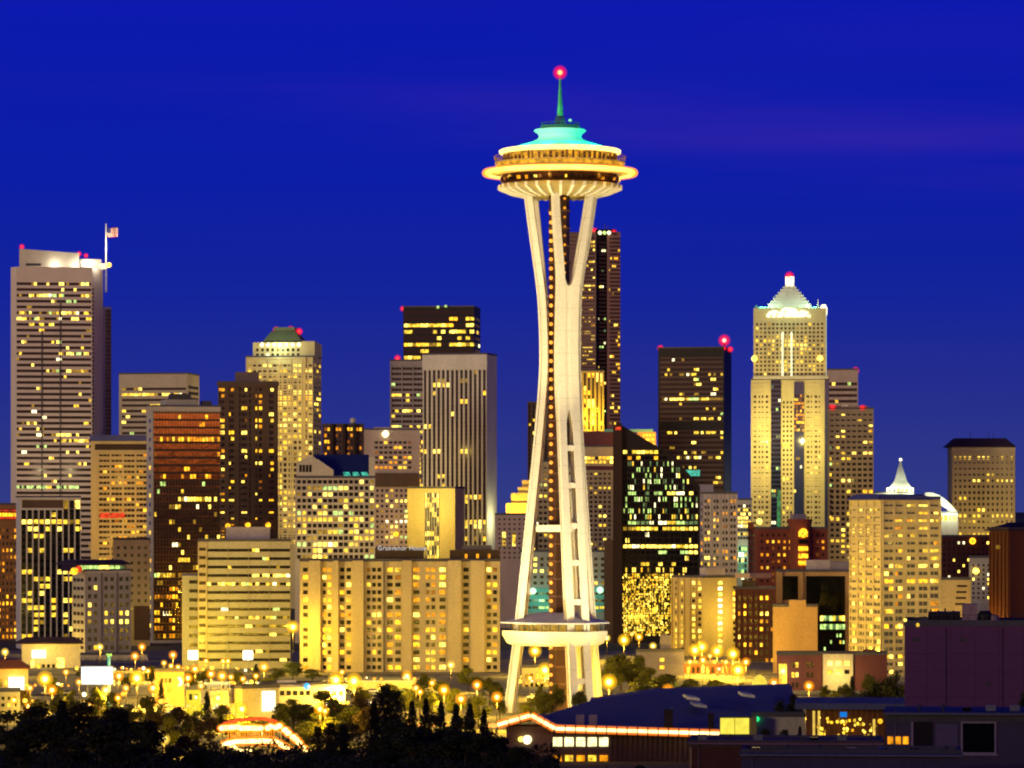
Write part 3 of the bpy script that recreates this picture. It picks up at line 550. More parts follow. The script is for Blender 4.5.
for i, (q, r_) in enumerate(((774, 4.8), (789, 7.0), (803, 4.8))):
    pts = [(b.x(q) + r_ * math.cos(math.pi * k / 12), b.z(317) + r_ * .85 * math.sin(math.pi * k / 12)) for k in range(13)]; m.prism(pts, .4, 1.2)
m.build('lit_arch', MT['W3'], b.r)
MB().lathe([(1.4, b.z(318)), (2.2, b.z(314)), (2.2, b.z(308)), (1.2, b.z(304.5))], 16, b.x(823.5), 4).build('corner_lantern', MT['W3'], b.r); b.part('corner_post', 755, 757.5, 305, 309, 3, 6, TEAL); b.part('roof_pavilion', 756, 824, 305.8, 309, 10, 30, TEAL); b.part('mast', 817.5, 818.5, 299, 309, 8, 9, WHST)
for q in (763, 771, 808, 815): point('crown_light', b.r, (b.x(q), 1.5 if q in (771, 808) else 8, b.z(308) + 2), 1500, (.5, 1, .72), .4)
point('crown_light', b.r, (b.x(789), -12, b.z(300)), 8000, (.5, 1, .66), .5)
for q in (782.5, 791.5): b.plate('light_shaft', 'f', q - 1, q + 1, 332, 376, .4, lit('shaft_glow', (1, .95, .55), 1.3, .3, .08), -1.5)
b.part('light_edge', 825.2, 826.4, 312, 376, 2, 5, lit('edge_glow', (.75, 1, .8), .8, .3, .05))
b.win('f', 755, 824, 322, 376, 17, 13, .5, .5, .12, .22, 'yellow', 'DB', out=-1.15, rows={1: .3, 5: .6})
for a, c in ((753, 769), (806, 822)): b.win('f', a, c, 394, 530, 4, 27, .62, .5, .06, .04, 'yellow', 'DB')
b.frame('f', 751, 771, 383, 532, 3, 27, .25, .4, .4, CREAM); b.frame('f', 805, 829, 383, 532, 3, 27, .25, .4, .4, CREAM)
b.plate('glass_bay', 'f', 771, 781, 380, 534, .9, MT['blue_glass']); b.win('f', 771.3, 780.7, 380, 534, 4, 34, .8, .6, .06, 0, 'green', 'DG', out=.92); b.plate('glass_bay', 'f', 794, 804, 382, 534, .9, MT['blue_glass']); b.win('f', 794, 804, 394, 432, 5, 10, .8, .65, .7, 0, 'amber', 'DB', out=.92); b.win('f', 794, 804, 432, 534, 5, 25, .8, .65, .04, 0, 'office', 'blue_glass', out=.92)
b.win('f', 782, 793, 400, 534, 3, 28, .5, .5, .06, 0, 'yellow', 'DB'); b.plate('glass_edge', 'f', 824.5, 829, 380, 534, .5, MT['blue_glass']); b.plate('green_lit_strip', 'f', 777, 781, 490, 530, 1.1, lit('green_dim', (.08, .6, .2), .3)); b.plate('setback_cornice', 'f', 753, 828, 376, 379, .5, PALE)
for q in (754.5, 820): b.lampglow('wall_lamp', q, 358.5, 1.9, MT['Y3'], -.5)
for q in (765, 803): point('flood_light', b.r, (b.x(q), -34, b.z(440)), 62000, (1, .82, .22), .6)  # added unseen fill lights in place of city light from below
b.beacon(789.5, 274.5, 19, 3.4); b.done()
b = Bld('office_tower', 'pinkish tower with a red roof light right behind the pyramid skyscraper', 'office tower', (826, 858), 370, 2650, None, PINK, .8)
b.win('f', 829, 857, 381, 410, 9, 5, .96, .5, .08, 0, 'office', 'DB'); b.beacon(855.5, 370.5, 3, 2.8); b.done()
b = Bld('office_tower', 'square gridded tower with two red corner lights right of the pyramid skyscraper', 'office tower', (828, 873.5), 409, 2420, None, surf('putty_precast', (.33, .27, .18)), .8)
b.part('roof_plant', 834, 868, 405.5, 409, 4, 20, MT['putty_precast']); b.win('f', 830, 873, 413, 592, 8, 33, .72, .64, .18, .2, 'yellow', 'D'); b.frame('f', 829, 873.5, 411, 594, 8, 33, .3, .38, .5); b.win('f', 829.5, 832, 440, 520, 1, 15, .8, .5, .3, 0, 'green', out=.6)
b.beacon(832.5, 408, 1, 2.8); b.beacon(862.5, 408.5, 1, 2.6); b.up((850, 560), (850, 480), power=11000, d=30); b.done()
b = Bld('office_tower', 'cream tower with a dark hipped roof near the right edge', 'office tower', (947.5, 952, 1015), 447.5, 2620, 'L', CREAM, .8)
hip(b, 'hip_roof', 949, 1014, .5, b.D - .5, 446.5, 438, 9, DKROOF, 1); b.win('f', 953.5, 1013, 455, 536, 13, 14, .5, .5, .03, .12, 'yellow', 'DB', rows={0: .6, 4: .2, 10: .6, 13: .8}, blk=.5); b.frame('f', 952.5, 1014.5, 452, 538, 13, 14, .35, .3, .4, CREAM)
for q in (972, 990, 995): b.part('antenna', q, q + .4, 432, 439, 12, 12.4, STEEL)
b.up((968, 520), (996, 520), power=10000, d=30); b.done()
b = Bld('tower_building', 'white pyramid spired old tower lit from below over the yellow apartment block', 'tower', (874, 914), 493, 2900, None, WHST, .8)
b.part('upper_storey', 886.5, 914, 487.5, 493, 3, 18, WHST); m = MB(); cx = b.x(900.5); zb = b.z(487.5)
m.lathe([(8.0 * 1.41, zb), (6.6, zb + 4.5), (1.1, b.z(463)), (.9, b.z(460)), (.15, b.z(457.5))], 4, cx, 10, 0, True, math.pi / 4); m.build('pyramid_roof', WHST, b.r); MB().ball((cx, 10, b.z(459.5)), 1.1).build('finial_lamp', MT['W3'], b.r)
b.win('f', 876, 913, 494.5, 520, 9, 5, .5, .5, .2, 0, 'yellow', 'DB'); b.win('f', 888, 913, 488.5, 492, 6, 1, .5, .7, .3, 0, 'yellow', 'DB', out=-2.9)
for q, d in ((891, -3), (910, -3), (884, 6), (917, 6)): point('spire_light', b.r, (b.x(q), d, b.z(489)), 6500, (.95, 1, .66), .4)
point('spire_light', b.r, (b.x(900), -14, b.z(480)), 4000, (.6, 1, .6), .5); b.done()
b = Bld('stadium', 'distant stadium with a curved white lit roof arch left of the hip roofed tower', 'stadium', (936, 958), 513, 2450, None, PALE, 1.2)
m = MB(); ring = []
for k in range(13):
    t = k / 12; ring.append((925 + 34 * t, 492.5 + 22 * t ** 1.9 - 1.5 * math.sin(math.pi * t)))
m.loft([[(b.x(p), 4, b.z(y)), (b.x(p), 34, b.z(y) - 1), (b.x(p), 34, b.z(y + 3 + 6 * math.sin(math.pi * k / 12) ** .7)), (b.x(p), 4, b.z(y + 3 + 6 * math.sin(math.pi * k / 12) ** .7))] for k, (p, y) in enumerate(ring)]); m.build('roof_arch', WHST, b.r)
for q, y in ((936, 500), (950, 508)): point('arch_light', b.r, (b.x(q), -6, b.z(y + 2)), 8000, (.9, 1, .7), .6)
b.win('f', 939, 957, 515, 521, 4, 1, .7, .9, 1, 0, 'bright'); b.done()
APT = Bld('apartment_block', 'big yellowish apartment block with blue roof edges and stepped left side', 'apartment block', (850, 882, 940.5), 499, 1420, 'L', CREAM, .9, roof=BLUER); b = APT
hip(b, 'roof_canopy', 879, 929, -.2, 20, 499, 494, 6, BLUER, .8)
for q, n in ((884, 2), (893, 2), (905.5, 2), (918, 2), (929, 2)): b.win('f', q, q + 9.6, 503, 690, n, 25, .86, .56, .26, .0, 'apt', 'DP', blk=.75, rows={2: .45, 16: .4, 22: .5})
b.frame('f', 882, 940.5, 500, 692, 5, 25, .16, .36, .6, CREAM)
for q in (852, 859.5, 867, 874.5): b.win('s', q, q + 5.6, 505, 690, 2, 25, .78, .52, .30, 0, 'yellow', 'DP')
b.frame('s', 850, 882, 500, 692, 4, 25, .2, .36, .5, CREAM, name='side_frame'); b.up((912, 650), (900, 590), (925, 540), power=6000, d=22); b.done()
b = Bld('hotel_building', 'old red brick hotel with round bay tower below the pyramid skyscraper', 'hotel', (748, 757, 828), 529, 1820, 'L', BRICK, .5)
MB().lathe([(5.4, 0), (5.4, b.z(522)), (5.8, b.z(521.5)), (5.8, b.z(519))], 16, b.x(800.5), 1.5).build('bay_tower', BRICK, b.r); b.part('roof_cabin', 795, 808, 514, 521, 3, 9, surf('slate_paint', (.2, .18, .24))); b.part('chimney', 752, 756, 522, 529, 4, 8, BRICK)
b.win('f', 759, 793, 532, 597, 6, 10, .38, .42, .42, 0, 'amber', 'DB', rows={0: .4, 1: .8}); b.win('f', 809, 826, 532, 597, 3, 10, .4, .42, .25, 0, 'amber', 'DB'); b.win('s', 749, 756, 532, 597, 2, 10, .5, .4, .1, 0, 'amber')
for j in range(5): b.plate('bay_window', 'f', 796.5, 805, 532 + j * 7.2, 536.5 + j * 7.2, 5.2, MT['O3' if j != 1 else 'D'], 3.4)
b.lampglow('wall_lamp', 759, 521.5, 1.4, MT['Y3'], -1); b.lampglow('bay_lamp', 800, 533, 2.1, MT['O3'], -5.5); b.done()
b = Bld('office_building', 'dark glass building in a heavy tan frame right of the tan box', 'office building', (776, 850), 572, 1600, None, TAN, .5)
b.plate('glass_front', 'f', 782.5, 798, 576, 600, .12, MT['DG']); b.plate('glass_front', 'f', 806, 845, 576, 655, .12, MT['DG']); b.part('roof_plant', 806, 830, 560, 572, 3, 12, LILAC); b.part('roof_cabin', 830, 849, 562, 572, 2, 14, surf('slate_paint', (.2, .18, .24)))
b.win('f', 820, 845, 614, 631, 8, 2, .9, .6, .95, 0, 'green', out=.14); b.win('f', 820, 845, 590, 612, 8, 3, .5, .4, .08, 0, 'green', 'DG', out=.14); b.win('f', 820, 845, 632, 652, 8, 3, .5, .5, .15, 0, 'green', 'DG', out=.14);
for q in (780.5, 801.5, 847.5): b.plate('frame_pier', 'f', q - 2, q + 2, 572, 656, .9, TAN)
b.done()
b = Bld('apartment_building', 'dark red brick flats with scattered orange windows left of the tan box', 'apartment building', (735, 776), 589, 1560, None, surf('dark_brick', (.09, .03, .025)), .6)
b.part('penthouse', 742, 756, 580, 589, 2, 8, DKBR); b.win('f', 737, 775, 594, 672, 7, 10, .5, .5, .30, 0, 'res', 'DB', blk=.2); b.frame('f', 735, 776, 590, 674, 7, 0, .2, 0, .3); b.part('chimney', 756, 772, 586, 590, 3, 6, TAN); b.done()
b = Bld('warehouse', 'plain windowless tan box with a raised centre among the brick flats', 'warehouse', (773, 817.5), 607, 1450, None, TAN, .7)
b.part('raised_block', 789, 806, 600, 607.5, -.3, 10, TAN)
for q in (775, 780, 784.5): b.part('roof_vent', q, q + 2, 604.5, 607.2, 3, 4, STEEL)
b.done()
b = Bld('apartment_building', 'low dark red and cream building in front of the yellow apartment block', 'apartment building', (777, 887), 655, 1300, None, MAROON, .3)
b.plate('cream_bay', 'f', 823, 853, 654, 705, .8, PALE)
for q in (791, 806): b.win('f', q, q + 8, 660, 690, 2, 3, .7, .5, .2, 0, 'yellow', 'D')
b.win('f', 826, 851, 659, 676, 3, 2, .6, .5, .6, 0, 'yellow', 'D', out=.82); b.part('chimney', 863, 874, 650, 655, 3, 6, MAROON); b.part('sloping_parapet', 777, 822, 653.2, 655.4, -.3, 2, STEEL); b.plate('neon_sign', 'f', 869.5, 871, 676, 688, .9, MT['C2']); b.plate('lit_doorway', 'f', 779, 787, 664, 690, .4, MT['Y2']); point('yard_light', b.r, (b.x(838), -7, 5), 3120, (1, .75, .15), .3); point('porch_light', b.r, (b.x(783), -5, 6), 1320, (1, .8, .4), .3); b.done()
b = Bld('apartment_building', 'dark brick block with small white lights below the hip roofed tower', 'apartment building', (936, 996), 537, 2000, None, surf('dark_brick', (.09, .03, .025)), .6)
b.win('f', 942, 995, 540, 580, 11, 7, .4, .45, .14, 0, 'bright', 'D'); b.lampglow('roof_lamp', 972.5, 541, 1.6, MT['O3']); b.done()
b = Bld('office_block', 'small grey block with a bright round lamp beside the brown brick building', 'office block', (969, 992), 558, 1800, None, GREY, .7)
b.win('f', 971, 991, 563, 600, 4, 8, .4, .5, .1, 0, 'bright', 'D', rows={3: .8}); b.lampglow('wall_lamp', 976, 571, 1.5, MT['Y3']); b.done()
b = Bld('office_block', 'ochre block with stepped dark stair windows behind the big purple building', 'office block', (938, 971), 580, 1500, None, YEL, .6)
for k in range(4): b.plate('stair_window', 'f', 957 - k * .6, 967 - k * .6, 585 + k * 6, 587 + k * 6, .1, MT['D'])
b.done()
b = Bld('office_building', 'tall brown brick building with vertical ribs at the right edge', 'office building', (990, 1009, 1060), 530, 1480, 'L', surf('brown_brick', (.17, .065, .03)), .7)
hip(b, 'hip_roof', 1009, 1060, .5, 18, 530, 522.5, 18, DKROOF, .6); b.frame('s', 990, 1009, 532, 630, 5, 0, .3, 0, .5, MT['brown_brick'], name='rib'); b.frame('f', 1009, 1060, 532, 630, 4, 0, .3, 0, .4, MT['brown_brick']); b.lampglow('wall_lamp', 998, 547, .8, MT['Y1'], 0); point('wall_light', b.r, (-b.W / 2 - 8, 8, 14), 5400, (1, .55, .08), .4); b.done()
# ------------------------------------------------------------------ the observation tower
def interp(T, z):
    for (a, va), (b_, vb) in zip(T, T[1:]):
        if z <= b_:
            t = max(0, (z - a) / (b_ - a)); return va + (vb - va) * t
    return T[-1][1]
def smooth(T, z): return (interp(T, z - 2.5) + 2 * interp(T, z) + interp(T, z + 2.5)) / 4
RT = [(0, 14.6), (23, 11.6), (54, 8.4), (75, 6.2), (89, 4.9), (98, 4.25), (106, 4.25), (118, 4.8), (132, 6.5), (147, 8.3), (153, 9)]
HT = [(0, 2.4), (54, 2.2), (84, 2.05), (117, 1.95), (123, 2.3), (127, 2.75), (132.5, 3.6), (140, 4.6), (147, 5.3), (153, 5.8)]
WT = [(0, 2.3), (80, 2.0), (92, 2.6), (116, 2.5), (124, 1.9), (147, 1.6), (153, 1.6)]
NEEDLE = thing('observation_tower', 'tall white floodlit tower on flaring tripod legs with a glowing saucer top', 'tower', (wx(560, 1150), 1150, 0))
NW = surf('ivory_steel', (.74, .70, .60), .5, .14, .10)
_t = NW.node_tree; _p = _t.nodes['Principled BSDF']; _s = _p.inputs['Base Color'].links[0].from_socket
_g = _t.nodes.new('ShaderNodeNewGeometry'); _x = _t.nodes.new('ShaderNodeSeparateXYZ'); _t.links.new(_g.outputs['Position'], _x.inputs[0])
_m = _t.nodes.new('ShaderNodeMath'); _m.operation = 'PINGPONG'; _m.inputs[1].default_value = 3.2; _t.links.new(_x.outputs['Z'], _m.inputs[0])
_r = _t.nodes.new('ShaderNodeMapRange'); _r.inputs['From Max'].default_value = .16; _r.inputs['To Min'].default_value = .80; _t.links.new(_m.outputs[0], _r.inputs[0])
_v = _t.nodes.new('ShaderNodeVectorMath'); _v.operation = 'SCALE'; _t.links.new(_s, _v.inputs[0]); _t.links.new(_r.outputs[0], _v.inputs['Scale']); _t.links.new(_v.outputs[0], _p.inputs['Base Color']); SHAFT = surf('shaft_brown', (.045, .02, .012), .5); TEALP = surf('roof_white', (.72, .76, .74), .5, .1)
ZS = [-1 + k * 3.0 for k in range(51)] + [152]
for ph in (24, -99, 141):
    a = R(ph); er, et = Vector((math.sin(a), -math.cos(a), 0)), Vector((math.cos(a), math.sin(a), 0))
    leg = MB()
    def bar(z0t1, t0, t1, r0, r1):
        rings = []
        for z in z0t1:
            r = smooth(RT, z); h = smooth(HT, z)
            q = [(er * (r + rr) + et * (h * 0 + tt(z)) + Vector((0, 0, z))) for rr, tt in ((r0, t0), (r0, t1), (r1, t1), (r1, t0))]
            rings.append([tuple(p) for p in q])
        leg.loft(rings)
    for sg in (-1, 1):
        c = lambda z, s_=sg: s_ * smooth(HT, z)
        wd = lambda z: smooth(WT, z) / 2
        bar(ZS, lambda z: c(z) - wd(z), lambda z: c(z) + wd(z), .75, 1.2)
        bar(ZS, lambda z: c(z) - wd(z), lambda z: c(z) + wd(z), -1.2, -.75)
        bar(ZS, lambda z: c(z) - wd(z) * .62, lambda z: c(z) + wd(z) * .62, -.74, .74)
    o = leg.build('leg', NW, NEEDLE)
    # solid web joining the two beams at the waist, pointed below and U-shaped above
    web = MB(); n = 14
    for k in range(n):
        ta, tb = -1 + 2 * k / n, -1 + 2 * (k + 1) / n
        vs_ = []
        for rr in (-1.0, 1.0):
            for t in (ta, tb):
                zb, zt = 86.5 - 9.5 * abs(t) ** 1.3, 121.6 + 11 * abs(t) ** 3.2
                for z in (zb, zt):
                    p = er * (smooth(RT, z) + rr) + et * (t * (smooth(HT, z) - .2)); vs_.append((p.x, p.y, z))
        # order per rr: (ta,zb),(ta,zt),(tb,zb),(tb,zt)
        web.add(vs_, [(0, 1, 3, 2), (4, 6, 7, 5), (0, 2, 6, 4), (1, 5, 7, 3)])
    # facets follow the bend of the leg
    web2 = MB()
    for k in range(n):
        ta, tb = -1 + 2 * k / n, -1 + 2 * (k + 1) / n; rings = []
        for q in range(15):
            rg = []
            for rr, t in ((1.02, ta), (1.02, tb), (-1.02, tb), (-1.02, ta)):
                zb, zt = 86.5 - 9.5 * abs(t) ** 1.3, 121.6 + 11 * abs(t) ** 3.2; z = zb + (zt - zb) * q / 14
                p = er * (smooth(RT, z) + rr) + et * (t * (smooth(HT, z) - .2)); rg.append((p.x, p.y, z))
            rings.append(rg)
        web2.loft(rings)
    web2.build('waist_panel', NW, o)
    for py in (448, 485.5, 526, 563, 602, 640, 681):
        z = wz(py, 1150 - 10 * math.cos(a)); r, h = smooth(RT, z), smooth(HT, z) - .6; rg = []
        for t in (-h, h):
            rg.append([tuple(er * (r + rr) + et * t + Vector((0, 0, z + dz))) for rr, dz in ((-1.0, -.8), (1.0, -.8), (1.0, .8), (-1.0, .8))])
        MB().loft(rg).build('rung', NW, o)
def legpt(ph, z, dr=0): a = R(ph); r = smooth(RT, z) + dr; return Vector((math.sin(a) * r, -math.cos(a) * r, z))
for p, q in ((24, -99), (-99, 141), (141, 24)):
    A, B_ = legpt(p, 52.6, -.4), legpt(q, 52.6, -.4); d = (B_ - A).normalized(); n_ = Vector((-d.y, d.x, 0)); rg = []
    for P in (A, B_): rg.append([tuple(P + n_ * s1 * .9 + Vector((0, 0, s2 * .95))) for s1, s2 in ((-1, -1), (1, -1), (1, 1), (-1, 1))])
    MB().loft(rg).build('ring_beam', NW, NEEDLE)
core = MB().lathe([(3.0, -1), (3.0, 152)], 6, -.2, 0, 0, True, .2); core.build('elevator_core', SHAFT, NEEDLE)
fr_ = MB()
for z in range(3, 150, 5): fr_.lathe([(3.15, z), (3.35, z + .1), (3.35, z + .5), (3.15, z + .6)], 6, -.2, 0, 0, True, .2)
fr_.build('core_bracing', surf('core_steel', (.10, .05, .03), .5), NEEDLE)
lampm = MB().ball((0, 0, 0), .55, 8).mesh('core_lamp', lit('core_orange', (1, .34, .03), 1.8, .4), True)
for k in range(54): o = link('core_lamp', lampm, NEEDLE); o.location = (-2.6, -2.2, 3 + k * 2.63)
lm2 = MB().ball((0, 0, 0), .35, 6).mesh('core_lamp', MT['O2'], True)
for k in range(24): o = link('core_lamp', lm2, NEEDLE); o.location = (1.3, -3.1, 86 + k * 2.63)
# lower deck: six sided shallow bowl, glazed gap, hipped roof
dk = MB(); phd = R(24)
def hexa(r, z, k=.82): return [((r if i % 2 == 0 else r * k) * math.sin(phd + i * math.pi / 3), -(r if i % 2 == 0 else r * k) * math.cos(phd + i * math.pi / 3), z) for i in range(6)]
dk.loft([hexa(13.5, 19.2), hexa(15.2, 19.9), hexa(16.6, 22.2), hexa(16.6, 23.4), hexa(16.0, 23.4)]).build('lower_deck', NW, NEEDLE)
MB().loft([hexa(13.6, 23.4), hexa(13.6, 25.6)]).build('deck_glazing', MT['Y1'], NEEDLE)
ms = MB()
for i in range(6):
    a, b_ = Vector(hexa(15.6, 23.4)[i]), Vector(hexa(15.6, 23.4)[(i + 1) % 6])
    for t in range(6): p = a.lerp(b_, t / 6); ms.box(p.x - .12, p.x + .12, p.y - .12, p.y + .12, 23.4, 25.7)
ms.build('deck_mullion', STEEL, NEEDLE)
MB().loft([hexa(17.2, 25.5), hexa(17.2, 25.9), hexa(6, 28.6)]).build('deck_roof', surf('deck_roof', (.55, .54, .56), .6), NEEDLE)
# saucer
def lz(name, prof, mat, n=64, sm=False, cap=True): return MB().lathe(prof, n, 0, 0, 0, cap).build(name, mat, NEEDLE, sm)
lz('saucer_bowl', [(9.6, 147.6), (10.3, 147.1), (10.8, 147.5), (14.2, 148.4), (17.4, 149.6), (17.7, 150.3), (16.8, 150.6)], surf('bowl_ochre', (.34, .26, .10), .5, .1))
rb = MB()
for k in range(32):
    a = 2 * math.pi * k / 32; d = Vector((math.cos(a), math.sin(a), 0)); t = Vector((-d.y, d.x, 0)); rg = []
    for r, z0, z1 in ((10.2, 146.8, 147.9), (14.2, 147.7, 149), (17.75, 149.2, 150.4)):
        wd = .16 + r * .016; rg.append([tuple(d * r - t * wd + Vector((0, 0, z0))), tuple(d * r + t * wd + Vector((0, 0, z0))), tuple(d * r + t * wd + Vector((0, 0, z1))), tuple(d * r - t * wd + Vector((0, 0, z1)))])
    rb.loft(rg)
rb.build('sunburst_ribs', NW, NEEDLE)
lz('restaurant_glazing', [(16.4, 150.6), (16.9, 153.4)], surf('smoked_glass', (.05, .02, .012), .2))
rm_ = MB(); rnd = random.Random(4); mats_ = ['O2', 'Y2', 'O1', 'Y3', 'D', 'DB', 'DB', 'O1']
for k in range(72):
    a = 2 * math.pi * k / 72; d = Vector((math.cos(a), math.sin(a), 0)); t = Vector((-d.y, d.x, 0)); rg = []
    i = rnd.choice([0, 1, 2, 3, 4, 5, 6, 5, 6, 4, 7, 7]); hw = .25 + .3 * rnd.random()
    z0 = 151.2 + rnd.random() * .4; hh = .5 + .8 * rnd.random()
    rm_.loft([[tuple(d * (r0 + q) + t * s1 * hw + Vector((0, 0, z))) for q, s1 in ((0, -1), (.5, -1), (.5, 1), (0, 1))] for r0, z in ((16.5, z0), (16.65, z0 + hh))], i)
rm_.build('restaurant_window', [MT[x] for x in mats_], NEEDLE, kind='stuff')
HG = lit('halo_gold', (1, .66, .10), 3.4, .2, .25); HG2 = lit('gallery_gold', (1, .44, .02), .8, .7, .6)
lz('halo_ring', [(20.3, 153.5), (21.0, 153.35), (21.5, 154.0), (21.0, 154.65), (20.3, 154.5), (20.3, 153.5)], HG, 96, True, False)
lz('halo_diffuser', [(21.2 + 1.1 * math.cos(q * math.pi / 6), 154.0 + 1.1 * math.sin(q * math.pi / 6)) for q in range(12)] + [(22.3, 154.0)], bloom_mat('halo_diffuser', (1, .24, .008), .62, .25), 96, True, False)  # added glowing torus, bloom round the halo ring
ar = MB()
for k in range(24):
    a = 2 * math.pi * k / 24 + .1; d = Vector((math.cos(a), math.sin(a), 0)); ar.tube([tuple(d * 17 + Vector((0, 0, 154.0))), tuple(d * 20.9 + Vector((0, 0, 154.0)))], .18, 5)
ar.build('halo_strut', NW, NEEDLE)
SOF = surf('soffit_cream', (.55, .42, .18), .6)
lz('halo_soffit', [(16.9, 153.3), (19.6, 153.7), (19.6, 154.2), (18.4, 155.5), (17.2, 155.7)], SOF, 64)
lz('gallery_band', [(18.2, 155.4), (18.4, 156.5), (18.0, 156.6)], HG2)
lz('deck_floor', [(16.8, 156.1), (18.6, 156.6), (18.6, 156.9), (15.5, 156.9)], SOF)
ra = MB()
for k in range(72):
    a = 2 * math.pi * k / 72; d = Vector((math.cos(a), math.sin(a), 0)); p = d * 18.3; ra.tube([(p.x, p.y, 156.8), (p.x * 1.03, p.y * 1.03, 158.6)], .07, 4)
for zr, rr in ((157.7, 18.6), (158.6, 18.85)): ra.lathe([(rr - .07, zr), (rr + .07, zr), (rr + .07, zr + .14), (rr - .07, zr + .14), (rr - .07, zr)], 64, 0, 0, 0, False)
ra.build('railing', surf('rail_bronze', (.4, .24, .08), .4), NEEDLE)
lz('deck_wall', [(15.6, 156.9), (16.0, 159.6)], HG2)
dv = MB()
for k in range(60):
    a = 2 * math.pi * k / 60 + .04 * rnd.random(); d = Vector((math.cos(a), math.sin(a), 0)); t = Vector((-d.y, d.x, 0)); p = d * 16.0; q = .25 + .5 * rnd.random(); zt = 157.9 + rnd.random() * 1.6
    dv.loft([[tuple(p + t * s1 * q * .5 + d * s2 * .3 + Vector((0, 0, z))) for s1, s2 in ((-1, -1), (1, -1), (1, 1), (-1, 1))] for z in (157.0, zt)])
dv.build('deck_post', surf('post_brown', (.12, .05, .02), .6), NEEDLE)
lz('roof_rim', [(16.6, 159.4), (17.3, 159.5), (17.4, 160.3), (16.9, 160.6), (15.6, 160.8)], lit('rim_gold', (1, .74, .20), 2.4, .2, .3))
lz('roof', [(16.8, 160.6), (13.6, 161.2), (10.6, 162.1), (8.2, 162.8), (6.5, 163.6), (6.0, 164.4), (6.3, 165.1), (7.1, 165.7), (7.5, 166.0), (7.1, 166.4), (5.6, 166.6)], TEALP, 64, True)
lz('roof_deck', [(5.6, 166.6), (5.6, 167.3), (5.2, 167.6)], surf('deck_green', (.05, .16, .12), .6), 32)
rl = MB()
for k in range(24):
    a = 2 * math.pi * k / 24; rl.tube([(5.4 * math.cos(a), 5.4 * math.sin(a), 167.5), (5.4 * math.cos(a), 5.4 * math.sin(a), 168.3)], .06, 4)
rl.lathe([(5.35, 168.2), (5.45, 168.2), (5.45, 168.35), (5.35, 168.35), (5.35, 168.2)], 32, 0, 0, 0, False); rl.build('roof_railing', STEEL, NEEDLE)
lz('mast_house', [(1.45, 167.4), (1.45, 169.9), (1.1, 170.1)], surf('mast_house_blue', (.03, .02, .08), .6), 12)
MB().ball((2.9, -1, 168.9), .5, 8).build('dish', NW, NEEDLE, True)
sp = MB()
for k in range(3):
    a = 2 * math.pi * k / 3 + .4; sp.tube([(.9 * math.cos(a), .9 * math.sin(a), 170.0), (.15 * math.cos(a), .15 * math.sin(a), 181.5)], [.15, .08], 5)
for j in range(12):
    z = 170.4 + j * .85; q = .9 * (1 - (z - 170) / 12.4); sp.lathe([(q, z), (q + .06, z + .07), (q, z + .15)], 6)
sp.lathe([(.72, 170.0), (.08, 181.7)], 8); sp.build('spire', surf('spire_green', (.14, .55, .28), .5), NEEDLE)
bc = MB().tube([(0, 0, 181.5), (0, 0, 182.6)], .12, 6).build('beacon', STEEL, NEEDLE)
glow_ball((0, 0, 182.7), 2.1, 'lantern', bc, (1, .008, .025), (1, .45, .15))  # bloom ball added round the small red light
for k in range(10):
    a = 2 * math.pi * k / 10; point('roof_light', NEEDLE, (12.6 * math.cos(a), 12.6 * math.sin(a), 164.8), 1350, (.0, 1, .50), .3)
for k in range(4):
    a = 2 * math.pi * k / 4 + .6; point('mast_light', NEEDLE, (3.2 * math.cos(a), 3.2 * math.sin(a), 168.6), 300, (.08, 1, .42), .2)
for k in range(6):
    a = 2 * math.pi * k / 6 + .3; point('halo_light', NEEDLE, (19.6 * math.cos(a), 19.6 * math.sin(a), 152.0), 420, (1, .50, .05), .4)
def aim(frm, to): return (Vector(to) - Vector(frm)).to_track_quat('-Z', 'Y').to_euler()
NX = NEEDLE.location.x
def floodlight(label, loc, target, power, col, cone, group='floodlights round the tower'):
    t = thing('floodlight', label, 'floodlight', loc, 0, group)
    MB().tube([(0, 0, -.3), (0, 0, 1.2)], .12).build('stand', STEEL, t)
    d = (Vector(target) - Vector(loc)).normalized(); hd = MB(); p0 = Vector((0, 0, 1.6)); hd.tube([tuple(p0 - d * .5), tuple(p0 - d * .2), tuple(p0 + d * .3)], [.25, .5, .6], 12); hd.build('housing', STEEL, t)
    MB().tube([tuple(p0 + d * .305), tuple(p0 + d * .33)], .52, 12).build('lens', lit('W3', (1, .9, .5), 2), t)
    point('beam', t, tuple(p0 + d * .5), power, col, .3, 'SPOT', aim((0, 0, 0), d), cone, .5); return t
for i, (x, y, tz, pw, cn, lb) in enumerate(((-55, 1090, 78, 5.2e5, 62, 'floodlight on the ground left of the tower aimed at its waist'), (60, 1085, 78, 4e5, 62, 'floodlight on the ground right of the tower aimed at its waist'),
                                          (0, 1062, 135, 7e5, 24, 'floodlight in front of the tower aimed at the saucer'), (-30, 1120, 25, 4e4, 80, 'floodlight close to the tower aimed at its left foot'), (42, 1118, 25, 4e4, 80, 'floodlight close to the tower aimed at its right foot'))):
    floodlight(lb, (NX + x, y, terrain(y)), (NX, 1150, tz), pw, (1, .82, .36) if tz > 100 else (1, .86, .48), cn)

